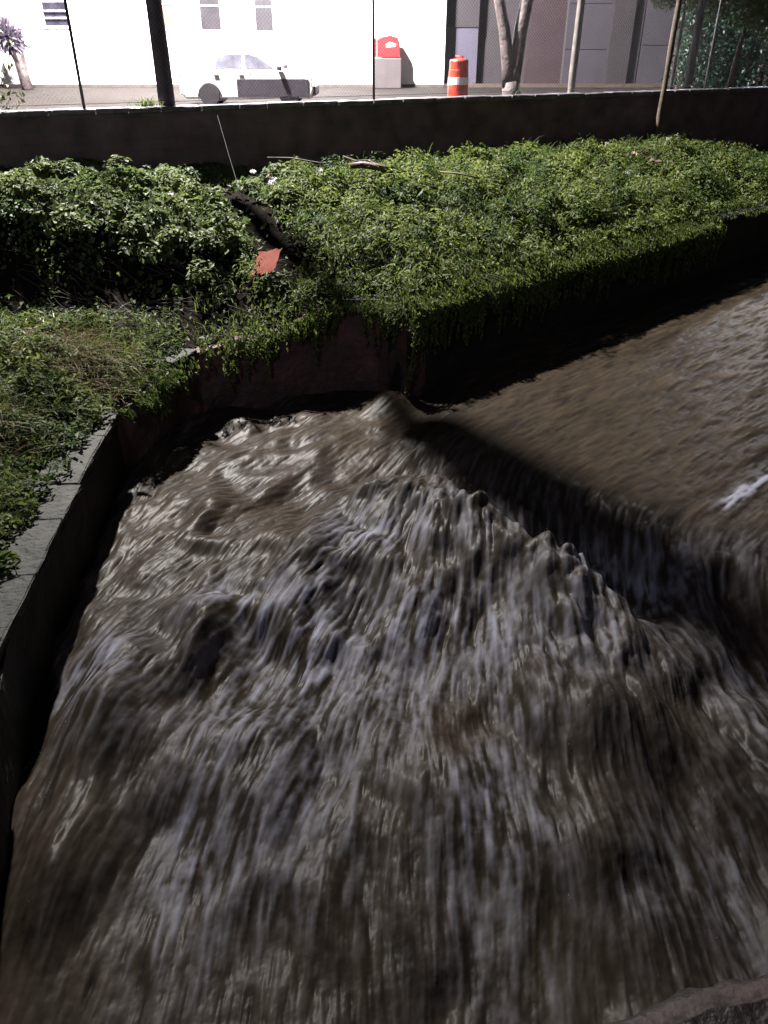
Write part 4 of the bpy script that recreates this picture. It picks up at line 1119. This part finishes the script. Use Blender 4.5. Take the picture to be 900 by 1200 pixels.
    m = bpy.data.materials.new('muddy_flood_water'); m.use_nodes = True
    nt = m.node_tree; P = nt.nodes['Principled BSDF']
    fa = nt.nodes.new('ShaderNodeAttribute'); fa.attribute_name = 'foam'
    sa = nt.nodes.new('ShaderNodeAttribute'); sa.attribute_name = 'silt'
    c = nt.nodes.new('ShaderNodeValToRGB')
    c.color_ramp.elements[0].color = (0.009, 0.0064, 0.0038, 1); c.color_ramp.elements[1].color = (0.036, 0.026, 0.0152, 1)
    nt.links.new(sa.outputs['Fac'], c.inputs[0])
    mx = nt.nodes.new('ShaderNodeMix'); mx.data_type = 'RGBA'; mx.inputs[7].default_value = (.20, .205, .25, 1)
    nt.links.new(fa.outputs['Fac'], mx.inputs[0]); nt.links.new(c.outputs[0], mx.inputs[6])
    nt.links.new(mx.outputs[2], P.inputs['Base Color'])
    rr = nt.nodes.new('ShaderNodeMapRange'); rr.inputs[3].default_value = .40; rr.inputs[4].default_value = .85
    nt.links.new(fa.outputs['Fac'], rr.inputs[0]); nt.links.new(rr.outputs[0], P.inputs['Roughness'])
    P.inputs['IOR'].default_value = 1.33; P.inputs['Specular IOR Level'].default_value = .13
    o = link('river', me, m); tag(o, kind='structure')
    # drops and flecks thrown up where it breaks
    rn = np.random.default_rng(5)
    w8 = (samp((churn * down + .6 * rough + .5 * lw + .10 * turb0).astype(np.float32), ((XX - x0) / res).astype(np.float32), ((YY - y0) / res).astype(np.float32)) ** 1.5).ravel()
    w8 = w8 * (np.abs(XX).ravel() < 5.5) * (YY.ravel() > 1.5)
    pick = rn.choice(len(w8), 5000, p=w8 / w8.sum())
    V0 = np.c_[X.ravel(), Y.ravel(), z.ravel()][pick]
    n = len(V0); V0[:, 2] += rn.exponential(.018, n) + .004; V0[:, :2] += rn.normal(size=(n, 2)) * .03
    rad = rn.uniform(.0015, .0042, n)
    st = rn.uniform(1.0, 1.7, n)
    O = np.array([[1, 0, 0], [0, 1, 0], [-1, 0, 0], [0, -1, 0], [0, 0, 1], [0, 0, -1]], float)
    vv = V0[:, None, :] + O[None] * rad[:, None, None] * np.stack([np.ones(n), st, np.ones(n)], 1)[:, None, :]
    T = np.array([[0, 1, 4], [1, 2, 4], [2, 3, 4], [3, 0, 4], [1, 0, 5], [2, 1, 5], [3, 2, 5], [0, 3, 5]])
    F3 = (np.arange(n)[:, None, None] * 6 + T[None]).reshape(-1, 3)
    tag(link('water_spray', np_mesh('water_spray', vv.reshape(-1, 3), F3), mat('spray_drops', (.16, .15, .15), .25, .1, 5)), kind='stuff')
river()

# ------------------------------------------------------------------ lamps, sky, camera
def lamp(name, kind, loc, energy, color, radius=.2, target=None, size=None, blend=.5):
    l = bpy.data.lights.new(name, kind); l.energy = energy; l.color = color
    l.shadow_soft_size = radius
    o = bpy.data.objects.new(name, l); COL.objects.link(o); o.location = loc
    if target is not None:
        o.rotation_euler = (Vector(target) - Vector(loc)).to_track_quat('-Z', 'Y').to_euler()
    if size: l.spot_size = size; l.spot_blend = blend
    return o
lamp('yard_floodlight', 'SPOT', (-8.6, 23.35, 18.5), 205000, (1.0, .95, .90), .30, (-4.2, 29.9, 3.5), math.pi, 1.0)
lamp('street_lamp', 'POINT', (19, 40, 10), 3200, (.92, .92, 1.0), .3)
lamp('front_fill', 'POINT', (-2.6, -5.5, 10.5), 1700, (.78, .80, 1.0), .6)  # unseen fill lamp behind the camera, added to lift the near water
lamp('facade_fill_spot', 'SPOT', (-6.5, 27.5, 10.5), 42000, (1.0, .95, 1.0), .2, (-6.5, 37, 5.0), R(120), .8)  # unseen extra spot, added to blow out the white wall

w = bpy.data.worlds.new('World'); S.world = w; w.use_nodes = True
nt = w.node_tree; bg = nt.nodes['Background']
sky = nt.nodes.new('ShaderNodeTexSky'); sky.sky_type = 'NISHITA'; sky.sun_disc = False
sky.sun_elevation = R(-1); sky.sun_rotation = R(200)
glow = nt.nodes.new('ShaderNodeMix'); glow.data_type = 'RGBA'; glow.inputs[0].default_value = .5
glow.inputs[7].default_value = (.30, .27, .40, 1)          # low rain cloud lit by the town
nt.links.new(sky.outputs[0], glow.inputs[6]); nt.links.new(glow.outputs[2], bg.inputs['Color']); bg.inputs['Strength'].default_value = .15

cam = bpy.data.cameras.new('camera'); co = bpy.data.objects.new('camera', cam); COL.objects.link(co)
co.location = (0, 0, EYE); co.rotation_euler = (R(90 - 31.25), 0, 0)
cam.sensor_fit = 'VERTICAL'; cam.sensor_height = 36; cam.sensor_width = 27; cam.lens = 36 * 906 / 1200
cam.clip_start = .05; cam.clip_end = 2000
S.camera = co
S.view_settings.view_transform = 'Standard'; S.view_settings.look = 'None'
S.view_settings.exposure = -0.3; S.view_settings.gamma = 1
S.cycles.max_bounces = 6
